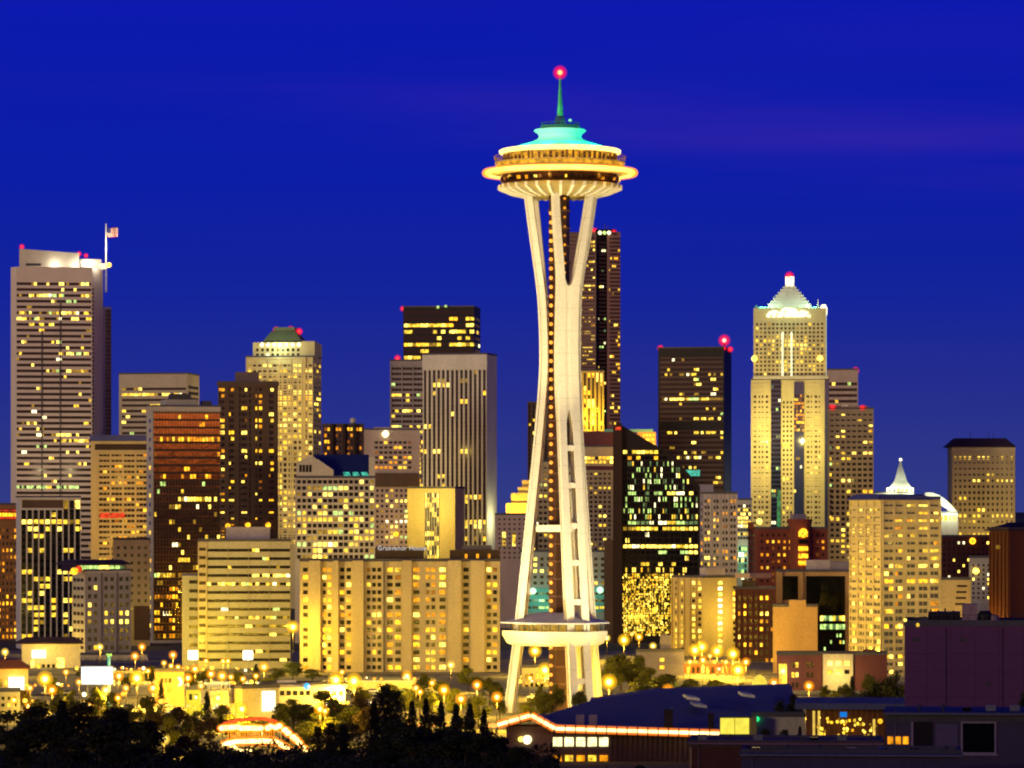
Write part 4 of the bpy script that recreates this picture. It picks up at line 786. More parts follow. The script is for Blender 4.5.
# ------------------------------------------------------------------ halls and houses in the foreground
b = Bld('exhibition_hall', 'low hall with a broad dark blue roof and a glowing line of eave lights', 'hall', (498, 800), 728, 872, None, surf('hall_wall', (.16, .12, .11)), .5, body=False)
zr = lambda py, Y: wz(py, Y) - b.base
zg = b.z(766); ze = b.z(733)
MB().box(b.x(538), b.x(800), 6, 60, -2, ze + .3).build('wall', surf('hall_wall', (.16, .12, .11)), b.r)
MB().box(b.x(506), b.x(552), 3, 10, -2, b.z(727)).build('wall', surf('hall_wall', (.16, .12, .11)), b.r)
HR = surf('hall_roof', (.105, .11, .18), .7, .12, .03)
Ya = 872; Yb = 958
def pw(px, py, Y): v = (wx(px, Y), Y, wz(py, Y)); d = Vector(v) - b.r.location; c, s_ = math.cos(-b.r.rotation_euler[2]), math.sin(-b.r.rotation_euler[2]); return (d.x * c - d.y * s_, d.x * s_ + d.y * c, d.z)
E1, E2, E3, E4, E5 = pw(555, 728, Ya), pw(720, 733, Ya), pw(800, 731, Ya), pw(497, 724.5, Ya), pw(531, 714.5, Ya)
R0, R1, R2, R3 = pw(590, 701, 930), pw(655, 691.5, 955), pw(792, 686.5, 955), pw(548, 714, 900)
top = [E4, E5, E1, E2, E3, R2, R1, R0, R3]
under = [(x, y, z - .8) for x, y, z in top]
m = MB(); m.add(top + under, [(0, 1, 8), (1, 2, 8), (2, 3, 7), (2, 7, 8), (3, 6, 7), (3, 4, 5, 6), (9, 17, 10), (10, 17, 11), (11, 16, 12), (11, 17, 16), (12, 16, 15), (12, 15, 14, 13)] + [(i, i + 9, (i + 1) % 9 + 9, (i + 1) % 9) for i in range(9)])
m.build('roof', HR, b.r)
m = MB(); BK = [R0, R1, R2]; m.add([(x, y + 20, z - .1) for x, y, z in BK] + [(x, y + .1, z - .1) for x, y, z in BK] + [(x, y + 20, 0) for x, y, z in BK], [(0, 1, 4, 3), (1, 2, 5, 4), (6, 7, 1, 0), (7, 8, 2, 1)]); m.build('rear_roof', HR, b.r)
EL = lit('eave_glow', (1, .66, .26), 4, .3, .5)
eave = [E4, E5, E1, E2]; k = 0
for (p, q), n in zip(zip(eave, eave[1:]), (3, 4, 16)):
    p, q = Vector(p), Vector(q)
    for i in range(n):
        a_, c_ = p.lerp(q, (i + .06) / n) + Vector((0, -.5, -.1)), p.lerp(q, (i + .94) / n) + Vector((0, -.5, -.1))
        o = MB().tube([tuple(a_), tuple(c_)], .36, 8).build('eave_light', EL, b.r); MB().tube([tuple(a_), tuple(c_)], .95, 12).build('diffuser', bloom_mat('eave_diffuser', (1, .20, .012), 1.1, .4), o, True)  # outer glowing tube is added bloom round the strip
        if i % 2 == 0: point('eave_lamp', b.r, tuple(a_.lerp(c_, .5) + Vector((0, -1.1, -.4))), 90, (1, .45, .08), .3)
for i in range(5):
    b.plate('window', 'f', 552.5 + i * 11.6, 561.5 + i * 11.6, 739, 748, -5.8, lit('hall_window', (1, .86, .4), 1.9, .4), -6.3); b.plate('window', 'f', 553 + i * 11.6, 561 + i * 11.6, 757, 765, -5.8, MT['Y2' if i % 2 else 'O2'], -6.3)
b.plate('lit_pier', 'f', 547, 552, 736, 752, -5.4, surf('pier_paint', (.6, .5, .3)), -6.5); b.lampglow('porch_lamp', 527, 740.5, 1.0, MT['W3'], 2.4); b.lampglow('porch_lamp', 520.5, 740, .6, MT['Y3'], 2.4); b.lampglow('porch_lamp', 484, 741, .8, MT['G2'], 3)
m = MB(); 
for i in range(22): m.box(b.x(612 + i * 5) - .12, b.x(612 + i * 5) + .12, 5.6, 5.9, -2, ze - .2)
m.build('glazing_bar', STEEL, b.r)
def on_roof(px, py, Y): return pw(px, py, Y)
for (px, py) in ((686, 700), (693, 707), (741, 697)):
    q = [pw(px - 3, py - 2.2, 925), pw(px + 9, py - .2, 915), pw(px + 14, py + 2.4, 905), pw(px + 1, py + .6, 912)]
    m = MB(); m.add([(x, y, z + .3) for x, y, z in q] + [(x, y, z + .9) for x, y, z in q], [(4, 5, 6, 7), (0, 1, 5, 4), (1, 2, 6, 5), (2, 3, 7, 6), (3, 0, 4, 7)]); m.build('skylight', surf('skylight_plastic', (.62, .62, .42), .5), b.r)
for px, wd, py in ((668.5, 9, 708), (711, 6, 712)):
    x, y, z = pw(px, py + 16, 878); MB().box(x - wd * .11, x + wd * .11, y, y + 3, z - 1, z + 3.2).build('roof_vent', BLACKM, b.r)
for px in (580, 593):
    x, y, z = pw(px, 724, 879); MB().box(x - .9, x + .9, y, y + 2, z - 1, z + 2.0).build('roof_hatch', surf('hatch_paint', (.2, .17, .24)), b.r)
b.done()
t = thing('kiosk', 'yellow lit box kiosk at the right end of the eave lights', 'kiosk', (wx(735, 850), 850, terrain(850)))
MB().box(-2.0, 4.6, 0, 3, -.5, wz(716.5, 850) - terrain(850)).build('body', surf('kiosk_frame', (.3, .25, .1)), t)
kz1, kz0 = wz(718, 850) - terrain(850), wz(734, 850) - terrain(850)
for i in range(2): MB().box(-3.1 + i * 3.1, -.15 + i * 3.1, -.2, -.02, kz0, kz1).build('lit_panel', lit('panel_yellow', (1, .84, .08), 1.0, .15), t)
MB().box(-3.2, 3.2, -.02, 3, kz0 - 2, kz0 - .1).build('plinth', STEEL, t); MB().box(-3.3, 3.3, -.3, 3.2, kz1 + .02, kz1 + .3).build('roof', ROOF, t)
b = Bld('pavilion', 'long low pale walled pavilion right of the yellow kiosk', 'pavilion', (752, 805), 717, 855, None, PALE, .3); b.part('roof_rail', 772, 793, 713.5, 714.3, 1, 1.3, STEEL); b.lampglow('green_lamp', 757, 719, .55, lit('lamp_green', (.02, .9, .25), 1.2, .1), -.4); b.done()
b = Bld('glass_pavilion', 'glass fronted building full of yellow lamps under a flat dark roof', 'building', (806, 900), 709, 830, None, surf('pavilion_red', (.12, .05, .03)), .4, body=False)
MB().box(b.x(806), b.x(900), 3.5, 25, -2, b.z(709)).build('wall', surf('pavilion_red', (.12, .05, .03)), b.r); m = MB(); m.box(b.x(795), b.x(908), -2, 27, b.z(709), b.z(703)); m.build('roof', surf('pavilion_roof', (.10, .11, .18)), b.r)
for i in range(13): MB().box(b.x(813 + i * 5.4) - .1, b.x(813 + i * 5.4) + .1, -.1, .2, -2, b.z(709)).build('mullion', surf('mullion_bronze', (.2, .12, .03), .5), b.r)
rr = random.Random(8)
sm_ = {k: MB().ball((0, 0, 0), r, 8).mesh('interior_lamp', MT[k2], True) for k, r, k2 in ((0, .28, 'Y3'), (1, .36, 'Y2'), (2, .30, 'O3'), (3, .22, 'Y1'))}
for i in range(80):
    o = link('interior_lamp', sm_[rr.choice([0, 1, 1, 2, 3, 3])], b.r); o.location = (b.x(814 + rr.random() * 62), .6 + rr.random() * 2, b.z(744 - 26 * rr.random() ** 1.6))
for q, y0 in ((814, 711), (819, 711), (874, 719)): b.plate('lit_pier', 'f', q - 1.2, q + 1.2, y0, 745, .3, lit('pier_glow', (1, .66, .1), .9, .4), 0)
b.plate('blue_sign', 'f', 840, 847, 712, 717, .3, lit('sign_blue', (.0, .25, .9), .8, .1), 0); b.lampglow('porch_lamp', 880, 721, .5, MT['O3'], -.5); b.done()
# near buildings on the slope, lower right
PUR = surf('plum_render', (.13, .05, .13), .9, .12, .06)
b = Bld('apartment_building', 'big windowless plum rendered building with roof plant at the right edge', 'apartment building', (905, 1060), 626, 700, None, PUR, .8)
b.part('stair_house', 962, 977, 605, 626, 5, 12, surf('plum_pale', (.30, .20, .22), .9)); b.part('roof_plant', 928, 960, 613, 626, 6, 14, BLACKM)
MB().lathe([(1.3, b.H), (1.3, b.z(615)), (.8, b.z(611.5))], 14, b.x(985), 6).build('roof_drum', BLACKM, b.r, True); MB().lathe([(.9, b.H), (.9, b.z(617)), (.5, b.z(615.5))], 12, b.x(994), 6).build('roof_drum', surf('plum_pale', (.30, .20, .22), .9), b.r, True)
for q in (931, 938, 945, 953): MB().tube([(b.x(q), 6, b.H), (b.x(q), 6, b.z(609 + q % 3))], .16).build('flue', BLACKM, b.r)

m = MB()
for q in (927, 951, 975, 999, 1023): m.box(b.x(q) - .03, b.x(q) + .03, -.012, .1, b.z(760), b.z(629))
for y in (654, 672, 697): m.box(b.x(905), b.x(1060), -.014, .1, b.z(y) - .03, b.z(y) + .03)
m.build('control_joint', surf('joint_shadow', (.05, .02, .05), .9), b.r)  # joints in a darker plum
for q in (946, 1002): MB().tube([(b.x(q), -.14, b.z(628)), (b.x(q), -.14, b.z(760))], .09, 6).build('downpipe', surf('pipe_plum', (.10, .05, .09), .6), b.r)
for q, y in ((916, 640), (963, 640), (988, 684)): MB().box(b.x(q) - .5, b.x(q) + .5, -.08, .1, b.z(y) - .35, b.z(y) + .35).build('wall_vent', STEEL, b.r)
m = MB()
for q in range(906, 1060, 9): m.tube([(b.x(q), .5, b.H + .9), (b.x(q), .5, b.H + 1.9)], .03, 4)
m.tube([(b.x(906), .5, b.H + 1.9), (b.x(1058), .5, b.H + 1.9)], .04, 4); m.build('roof_railing', STEEL, b.r)
b.lampglow('roof_lamp', 918, 625, .35, MT['Y2'], 0); b.lampglow('roof_lamp', 905.6, 620.5, .3, MT['Y3'], 0); b.done()
b = Bld('house', 'near dark house with a large white framed dark window in the bottom corner', 'house', (886, 1050), 722, 560, None, surf('violet_siding', (.08, .06, .11), .8, .12), .4, base=terrain(560))
m = MB(); x0, x1, z0, z1 = b.x(962), b.x(995), b.z(753), b.z(722.5)
o = MB().box(x0, x1, -.06, .1, z0, z1).build('window', MT['DG'], b.r)
for q in ((x0 - .16, x0 + .1, z0 - .15, z1 + .15), (x1 - .1, x1 + .16, z0 - .15, z1 + .15), (x0 + .1, x1 - .1, z1 - .1, z1 + .15), (x0 + .1, x1 - .1, z0 - .15, z0 + .1)): m.box(q[0], q[1], -.18, -.062, q[2], q[3])
m.build('frame', surf('frame_paint', (.30, .24, .30), .6), o); MB().box(x0 - .3, x1 + .4, -.5, -.185, z0 - .32, z0 - .152).build('sill', surf('frame_paint', (.30, .24, .30), .6), o)
b.plate('doorway', 'f', 914, 933, 721, 755, .05, BLACKM); b.plate('corner_board', 'f', 911.5, 913.5, 721, 768, .12, surf('frame_paint', (.30, .24, .30), .6)); b.plate('panel_wall', 'f', 936, 958, 724, 753, .1, surf('violet_panel', (.13, .10, .18), .8, .12))
for i in range(3): b.plate('lit_window', 'f', 888 + i * 7.6, 893.5 + i * 7.6, 737, 744.5, .06, MT['O2'])
m = MB(); m.box(b.x(884), b.x(1050), -1.2, 16, b.H + 1.02, b.H + 1.4); m.build('roof_slab', surf('roof_slate_blue', (.07, .08, .15), .8), b.r); b.done()
b = Bld('house', 'flat roofed dark red house along the bottom edge right of the hall', 'house', (690, 880), 747, 600, None, surf('oxblood_siding', (.10, .035, .03), .8), .45)
b.part('roof_edge', 688, 884, 741.5, 744.8, -1, 18, surf('oxide_trim', (.16, .06, .05), .7)); b.part('roof_hatch', 800, 806, 738, 747, 6, 8, STEEL); b.plate('side_panel', 'f', 690, 692, 748, 768, .2, TAN); b.done()
b = Bld('house', 'flat blue grey roofed house in front of the oxblood house', 'house', (742, 960), 757, 520, None, surf('blue_siding', (.07, .06, .13), .8), .3)
b.part('roof_edge', 740, 962, 753, 755, -1, 10, surf('roof_slate_blue', (.07, .08, .15), .8)); b.done()

NB = bpy.data.objects
def fittings(root, xs, y0, zt, seed):
    r = random.Random(seed)
    for x in xs:
        k = r.randrange(4)
        if k == 0: MB().lathe([(.18, zt - .1), (.18, zt + .7), (.32, zt + .72), (.05, zt + 1.0)], 10, x, y0).build('roof_vent', STEEL, root)
        elif k == 1: MB().box(x - .6, x + .6, y0, y0 + 1.2, zt - .1, zt + .55).build('skylight', MT['DG'], root)
        elif k == 2: MB().tube([(x, y0, zt - .1), (x, y0, zt + 1.1), (x + .25, y0, zt + 1.25)], .07, 6).build('flue', STEEL, root)
        else: MB().box(x - .7, x + .7, y0, y0 + 1, zt + .1, zt + .9).build('cooling_unit', surf('unit_grey', (.2, .2, .22)), root)
for o in [o for o in NB if o.parent is None and o.name.startswith('house')]:
    sl = [c for c in o.children if c.name.startswith(('roof_slab', 'roof_edge'))]
    zt = max(v[2] for v in sl[0].bound_box); x0 = min(v[0] for v in sl[0].bound_box); x1 = max(v[0] for v in sl[0].bound_box); y0 = min(v[1] for v in sl[0].bound_box)
    fittings(o, [x0 + (x1 - x0) * (k + .5) / 7 for k in range(7)], y0 + 2.5, zt, int(abs(x0) * 10))
    m = MB()
    for k in range(24): m.box(x0 + (x1 - x0) * k / 24 - .03, x0 + (x1 - x0) * k / 24 + .03, y0, y0 + 9, zt - .01, zt + .05)
    m.build('roof_seam', surf('seam_metal', (.10, .11, .16), .6), o)
    MB().tube([(x0 + .1, y0 - .09, zt - .3), (x1 - .1, y0 - .09, zt - .3)], .08, 6).build('gutter', surf('gutter_grey', (.25, .22, .26), .5), o)
    MB().tube([(x0 + 1.6, y0 - .06, zt - .3), (x0 + 1.6, 0 - .1, zt - 1.0), (x0 + 1.6, -.1, zt - 9)], .05, 6).build('drainpipe', surf('gutter_grey', (.25, .22, .26), .5), o)
# ------------------------------------------------------------------ low buildings among the street lights
def low(name, label, cat, xs, top, Y, wall, **k): return Bld(name, label, cat, xs, top, Y, k.pop('side', None), wall, k.pop('ratio', .4), **k)
b = low('shop_building', 'curved corner building with dark canopy roof below the white finned tower', 'shop', (22, 80), 643, 1500, PALE); hip(b, 'canopy_roof', 17, 82, -2, 12, 643, 637.5, 10, DKROOF, .5)
b.plate('lit_sign', 'f', 32, 46, 650, 658, .5, lit('sign_cream', (1, .9, .6), 2.2, .1)); b.plate('lit_doorway', 'f', 57, 64, 658, 680, .4, MT['Y3']); b.plate('lit_doorway', 'f', 31, 34, 660, 672, .4, MT['Y3']); b.win('f', 36, 56, 662, 684, 4, 2, .6, .6, .6, 0, 'yellow'); point('sign_light', b.r, (b.x(45), -8, 7), 4950, (1, .7, .1), .4); b.done()
b = low('podium_building', 'columned podium under the grey block of square windows', 'building', (70, 147), 656, 1580, GREY)
b.plate('cornice', 'f', 70, 147, 655, 658, .5, PALE)
for k in range(8): b.plate('column', 'f', 72 + k * 10.5, 74.5 + k * 10.5, 658, 690, .9, PALE)
b.win('f', 75, 146, 659, 690, 7, 2, .7, .8, .2, 0, 'yellow', 'DB'); b.done()
b = low('shop_building', 'low red brown roofed shop with a white lit box sign in the left corner', 'shop', (-20, 28), 668, 1250, YEL); hip(b, 'roof_canopy', -20, 28, -1, 14, 668, 660, 12, surf('rust_roof', (.22, .08, .04)), .8)
b.plate('box_sign', 'f', 8.5, 24, 677, 690, .8, lit('box_white', (1, .93, .7), 2.2, .05), .1); b.win('f', -20, 8, 676, 690, 6, 1, .6, .6, .4, 0, 'yellow'); point('sign_light', b.r, (b.x(16), -7, 5), 2750, (1, .7, .1), .4); b.done()
b = low('apartment_building', 'small cream building half hidden by dark trees in the left corner', 'apartment building', (-20, 20), 692, 1080, CREAM); b.win('f', -18, 18, 695, 715, 6, 3, .5, .5, .2, 0, 'res'); point('yard_light', b.r, (b.x(22), -6, 6), 2310, (1, .7, .1), .4); b.done()
t = thing('billboard', 'blue white glowing billboard beside the green post', 'billboard', (wx(97, 1180), 1180, 0))
hw, z0, z1 = 15.5 * 1180 / F, wz(684, 1180), wz(667, 1180)
MB().box(-hw - .3, hw + .3, .05, .8, z0 - .3, z1 + .3).build('frame', STEEL, t); MB().box(-hw, hw, -.05, .04, z0, z1).build('lit_panel', lit('billboard_white', (.62, .85, 1), 2.2, .06), t)
for x in (-2.8, 2.8): MB().tube([(x, .4, -.3), (x, .4, z0)], .25, 8).build('leg', STEEL, t)
point('panel_light', t, (0, -2, (z0 + z1) / 2), 2200, (.7, .85, 1), 1.0)
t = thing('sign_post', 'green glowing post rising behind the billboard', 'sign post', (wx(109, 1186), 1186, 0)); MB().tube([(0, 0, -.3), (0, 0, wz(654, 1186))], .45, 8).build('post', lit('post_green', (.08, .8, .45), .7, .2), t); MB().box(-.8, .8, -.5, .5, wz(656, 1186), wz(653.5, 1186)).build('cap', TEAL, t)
b = low('restaurant', 'orange painted low building with a glowing crescent sign', 'restaurant', (155, 184), 672, 1190, TAN)
m = MB(); cx, cz = b.x(177.5), b.z(682); m.loft([[(cx + 1.6 * math.cos(a), -.5, cz + 1.6 * math.sin(a)), (cx - .5 + 1.5 * math.cos(a) * .75, -.5, cz + 1.25 * math.sin(a)), (cx - .5 + 1.5 * math.cos(a) * .75, -.2, cz + 1.25 * math.sin(a)), (cx + 1.6 * math.cos(a), -.2, cz + 1.6 * math.sin(a))] for a in [(-70 + 14 * k) * math.pi / 180 for k in range(11)]]); m.build('crescent_sign', MT['W3'], b.r)
b.win('f', 156, 172, 676, 694, 4, 2, .6, .5, .35, 0, 'amber'); point('wall_light', b.r, (b.x(170), -6, 6), 2310, (1, .45, .05), .3); b.done()
b = low('shop_building', 'olive green fronted low shop right of the orange restaurant', 'shop', (186, 205), 690, 1130, surf('olive_paint', (.30, .34, .08))); b.win('f', 188, 204, 692, 702, 3, 1, .6, .6, .5, 0, 'yellow'); point('wall_light', b.r, (b.x(196), -6, 5), 1760, (1, .8, .2), .3); b.done()
b = low('shop_building', 'cream shop with a tall glowing white sign above the fairground ride', 'shop', (231, 242, 279), 689, 1050, CREAM, side='L')
b.plate('tall_sign', 'f', 262, 274, 692, 712, .6, lit('sign_cream', (1, .9, .6), 2.2, .1), .05); b.part('grey_annexe', 219, 231, 690, 704, 1, 8, GREY); point('sign_light', b.r, (b.x(262), -8, 4), 2640, (1, .72, .12), .4); b.done()
b = low('parking_deck', 'long low flat roofed deck with one blue light below the apartment block', 'parking deck', (262, 345), 686, 1160, PALE); b.part('roof_slab', 258, 348, 684.5, 687, -1.5, 14, surf('slate_paint', (.2, .18, .24))); b.lampglow('blue_lamp', 307, 686, .95, lit('sign_blue2', (.0, .45, 1), 1.4, .1), -2.2); b.win('f', 266, 344, 689, 697, 12, 1, .7, .6, .3, 0, 'yellow'); point('wall_light', b.r, (b.x(300), -9, 6), 3575, (1, .72, .12), .4); b.part('white_van_roof', 277, 296, 681, 683.5, 3, 6, WHITE); b.done()
b = low('hall_building', 'pale lit long wall in front of the long cream apartment block', 'hall', (322, 436), 681, 1290, YEL); b.plate('coping', 'f', 322, 436, 680.5, 682, .3, PALE)
for q in (335, 365, 395, 425): point('wall_light', b.r, (b.x(q), -9, 7), 3850, (1, .74, .14), .4)
b.win('f', 400, 436, 684, 697, 6, 1, .6, .6, .7, 0, 'yellow'); b.done()
b = low('shop_building', 'low yellow lit buildings between the needle feet', 'shop', (522, 562), 668, 1330, YEL); b.win('f', 524, 560, 672, 690, 7, 2, .6, .6, .6, 0, 'yellow'); point('wall_light', b.r, (b.x(540), -9, 7), 4950, (1, .7, .1), .4); b.done()
b = low('office_building', 'teal lit low facade behind the needle legs', 'office building', (520, 612), 552, 1850, GREY, ratio=.3); b.plate('teal_frontage', 'f', 524, 606, 588, 612, .4, TEAL); b.win('f', 525, 606, 556, 586, 12, 5, .5, .5, .2, 0, 'office', 'DB'); b.win('f', 525, 606, 590, 611, 12, 3, .8, .35, .5, 0, 'green', out=.45)
for q in (540, 580): point('wall_light', b.r, (b.x(q), -12, b.z(600)), 2750, (.3, 1, .7), .4)
for q, y in ((533, 591), (562, 596), (600, 590)): b.lampglow('wall_lamp', q, y, 1.5, lit('lamp_mint', (.5, 1, .6), 2, .1))
b.done()
b = low('utility_building', 'slate coloured low building with two lit windows right of the needle', 'building', (636, 684), 652, 1420, surf('slate_violet', (.17, .15, .20)), ratio=.5); b.part('raised_block', 660, 671, 635, 652.5, 2, 10, surf('slate_violet', (.17, .15, .20))); b.win('f', 658, 666, 656, 671, 1, 2, .55, .45, 1, 0, 'yellow'); b.done()
b = low('shop_building', 'row of small lit shopfronts below the yellow floodlit block', 'shop', (684, 745), 664, 1440, BRICK, ratio=.4); b.win('f', 686, 744, 666, 674, 12, 1, .6, .8, .7, 0, 'yellow')
for q in (692, 712, 735): point('wall_light', b.r, (b.x(q), -9, 6), 3850, (1, .66, .08), .4)
b.done()
t = thing('dome_tent', 'yellow glowing dome standing behind the blue roof of the hall', 'tent', (wx(759.5, 1120), 1120, 0)); MB().lathe([(2.35, 0)] + [(2.35 * math.cos(a * math.pi / 24), wz(690, 1120) + 4.2 * math.sin(a * math.pi / 24)) for a in range(13)], 20).build('canopy', lit('tent_yellow', (1, .78, .06), .95, .15), t, True); MB().lathe([(2.5, wz(690, 1120) - .2), (2.5, wz(690, 1120))], 20).build('hem', YEL, t)

# ------------------------------------------------------------------ fairground ride
Yr = 935; t = thing('fairground_ride', 'small roller coaster outlined with glowing bulbs among the dark trees', 'roller coaster', (wx(262, Yr), Yr, 1.0))
def rp(px, py, dy=0): return (wx(px, Yr) - t.location.x, dy, wz(py, Yr) - 1.0)
BULB = lit('ride_bulb', (1, .66, .22), 5.0, .5, .8); BULBR = lit('ride_orange', (1, .36, .06), 1.6, .3)
upper = [(221, 730), (227, 727.5), (262, 727), (268, 728), (281, 728.5), (288, 733), (295, 740), (301, 747), (306, 753)]
lower = [(222, 746), (228, 743), (238, 741.5), (262, 741), (276, 741.5), (285, 747), (294, 755)]
tk = MB().tube([rp(*p) for p in lower], .5, 8).build('track', BULB, t); MB().tube([rp(*p) for p in lower], 1.2, 10).build('diffuser', bloom_mat('ride_diffuser', (1, .24, .012), .75, .3), tk, True); MB().tube([rp(p, y + 4, 3) for p, y in lower], .3, 6).build('rail', STEEL, t)  # wide outer tube adds bloom along the lit track
MB().tube([rp(230, 745, 2), rp(236, 751, 2), rp(246, 752.5, 2), rp(250, 750, 2)], .55, 8).build('track_curve', BULB, t)
MB().tube([rp(222, 724.5, 4), rp(240, 720.5, 4), rp(262, 719.5, 4), rp(276, 722.5, 4)], .45, 6).build('canopy_edge', lit('canopy_red', (1, .10, .01), .9, .4), t)
hd = MB().ball((0, 0, 0), .72, 10, .8).mesh('lamp_cluster', BULB, True)
ub = [(222 + k * 3.2, 728.2 - .25 * k * (k < 6)) for k in range(13)] + [(268, 728), (270.5, 726.5), (276, 727.5), (279, 726), (285, 730), (288, 733), (293, 737), (296, 739.5), (299, 743), (303, 748), (305, 752.5), (301, 754)]
hdm = MB().ball((0, 0, 0), 1.35, 12, .8).mesh('diffuser', MT['ride_diffuser'], True)  # added bloom ball for each lamp cluster
for p, y in ub: o = link('lamp_cluster', hd, t); o.location = rp(p, y); link('diffuser', hdm, o)
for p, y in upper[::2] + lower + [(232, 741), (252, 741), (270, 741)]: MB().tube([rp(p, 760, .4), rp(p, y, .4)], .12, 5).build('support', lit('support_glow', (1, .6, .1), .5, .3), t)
m = MB()
for k in range(20): p = 228 + k * 2.4; m.tube([rp(p, 741, 1), rp(p, 729, 1)], .08, 4)
m.build('lattice', surf('ride_paint', (.6, .3, .05)), t)
for p, y in ((232, 734), (262, 734), (286, 744)): point('ride_light', t, rp(p, y, -2.5), 1500, (1, .6, .14), .4)
t2 = thing('fence', 'pale violet hoarding along the front of the fairground ride', 'fence', (wx(262, 925), 925, .6))
m = MB()
for k in range(30):
    p = 228 + k * 2.45
    if 247 < p < 262: continue
    m.box(wx(p, 925) - t2.location.x - .27, wx(p, 925) - t2.location.x + .27, -.05, .05, -.8, wz(755.5 + (k % 3) * .35, 925) - .6)
m.build('hoarding_panel', surf('hoarding_violet', (.40, .34, .52), .8), t2); MB().box(-8, 8.6, .08, .16, .2, .4).build('rail', STEEL, t2)
# string of small lamps left of the hall
t = thing('light_string', 'string of small orange bulbs running left from the hall eave', 'light string', (wx(450, 862), 862, terrain(862)))
zt = wz(725, 862) - t.location.z
MB().tube([(wx(q, 862) - t.location.x, 0, zt + .1) for q in (406, 430, 452, 474, 497)], .05, 4).build('cable', STEEL, t)
for q in (405.5, 497): MB().tube([(wx(q, 862) - t.location.x, .1, -.5), (wx(q, 862) - t.location.x, .1, zt + .3)], .1, 6).build('pole', STEEL, t)
for q, r in ((407, .55), (419, .32), (424, .3), (429, .32), (434, .3), (447, .25), (458, .3), (462, .35), (475, .25), (489, .45), (493, .5), (496, .4)): MB().ball((wx(q, 862) - t.location.x, 0, zt - .1), r, 8).build('bulb', lit('bulb_orange', (1, .35, .06), 1.8, .2), t, True)

# ------------------------------------------------------------------ cars in the lots and streets
GLS = MT['DG']; TYRE = surf('tyre_rubber', (.02, .02, .02), .9); RIM = surf('alloy_rim', (.4, .4, .42), .35, .1, metal=.8)
def car_paint(nm, col): m = surf('paint_' + nm, col, .3, .05); m.node_tree.nodes['Principled BSDF'].inputs['Specular IOR Level'].default_value = .5; return m
CARBODY = {}
def car(label, col, px, Y, rz, lights=None, first=[None]):
    t = thing('parked_car', label, 'car', (wx(px, Y), Y, .02), R(rz), 'cars in the lots behind the trees')
    pm = car_paint(*col); k = col[0]
    if k not in CARBODY:
        rings = []
        for y, ins in ((-.86, .10), (-.80, 0), (.80, 0), (.86, .10)):
            pr = [(-2.2, .35), (-2.25, .62), (-2.1, .85), (-1.2, .93), (1.35, .95), (2.05, .92), (2.2, .70), (2.15, .35)]
            rings.append([(x * (1 - ins * .3), y, z - ins * .6 * (z - .35)) for x, z in pr])
        body = MB().loft(rings).mesh('body', pm)
        rings = [[(x * sc, y * sc2, z) for x, y in ((-1, -1), (1, -1), (1, 1), (-1, 1))] for z, sc, sc2 in ((.93, 1.45, .78), (1.36, .86, .64))]
        rings = [[(x + .05, y, z) for x, y, z in r] for r in rings]; cab = MB().loft(rings).mesh('window', GLS)
        rf = MB().loft([[(x * .88 + .05, y * .65, z) for x, y in ((-1, -1), (1, -1), (1, 1), (-1, 1))] for z in (1.362, 1.42)]).mesh('roof', pm)
        CARBODY[k] = (body, cab, rf)
    for nm, me in zip(('body', 'window', 'roof'), CARBODY[k]): link(nm, me, t)
    if 'w' not in CARBODY:
        CARBODY['w'] = MB().loft([[(.32 * math.cos(a * math.pi / 8), y, .32 * math.sin(a * math.pi / 8)) for a in range(16)] for y in (-.1, .1)]).mesh('tyre', TYRE); CARBODY['r'] = MB().loft([[(.19 * math.cos(a * math.pi / 8), y, .19 * math.sin(a * math.pi / 8)) for a in range(16)] for y in (-.11, .11)]).mesh('rim', RIM)
        CARBODY['h'] = MB().box(-.05, .05, -.2, .2, -.08, .08).mesh('headlight', lit('head_white', (1, .93, .7), 2.2, .1)); CARBODY['t'] = MB().box(-.05, .05, -.2, .2, -.08, .08).mesh('tail_light', lit('tail_red', (1, .02, .01), 1.5, .1)); CARBODY['ho'] = MB().box(-.05, .05, -.2, .2, -.08, .08).mesh('headlight', RIM); CARBODY['to'] = MB().box(-.05, .05, -.2, .2, -.08, .08).mesh('tail_light', surf('lens_red', (.3, .01, .01), .3))
    for x in (-1.35, 1.4):
        for y in (-.78, .78): w_ = link('wheel', CARBODY['w'], t); w_.location = (x, y, .32); link('rim', CARBODY['r'], w_)
    for y in (-.58, .58):
        a_ = link('headlight', CARBODY['h' if lights else 'ho'], t); a_.location = (-2.2, y, .68); a_ = link('tail_light', CARBODY['t' if lights else 'to'], t); a_.location = (2.16, y, .72)
CW, CB, CR, CS, CD = ('white', (.7, .7, .68)), ('blue', (.03, .07, .25)), ('red', (.35, .02, .02)), ('silver', (.42, .43, .45)), ('dark', (.03, .03, .035))
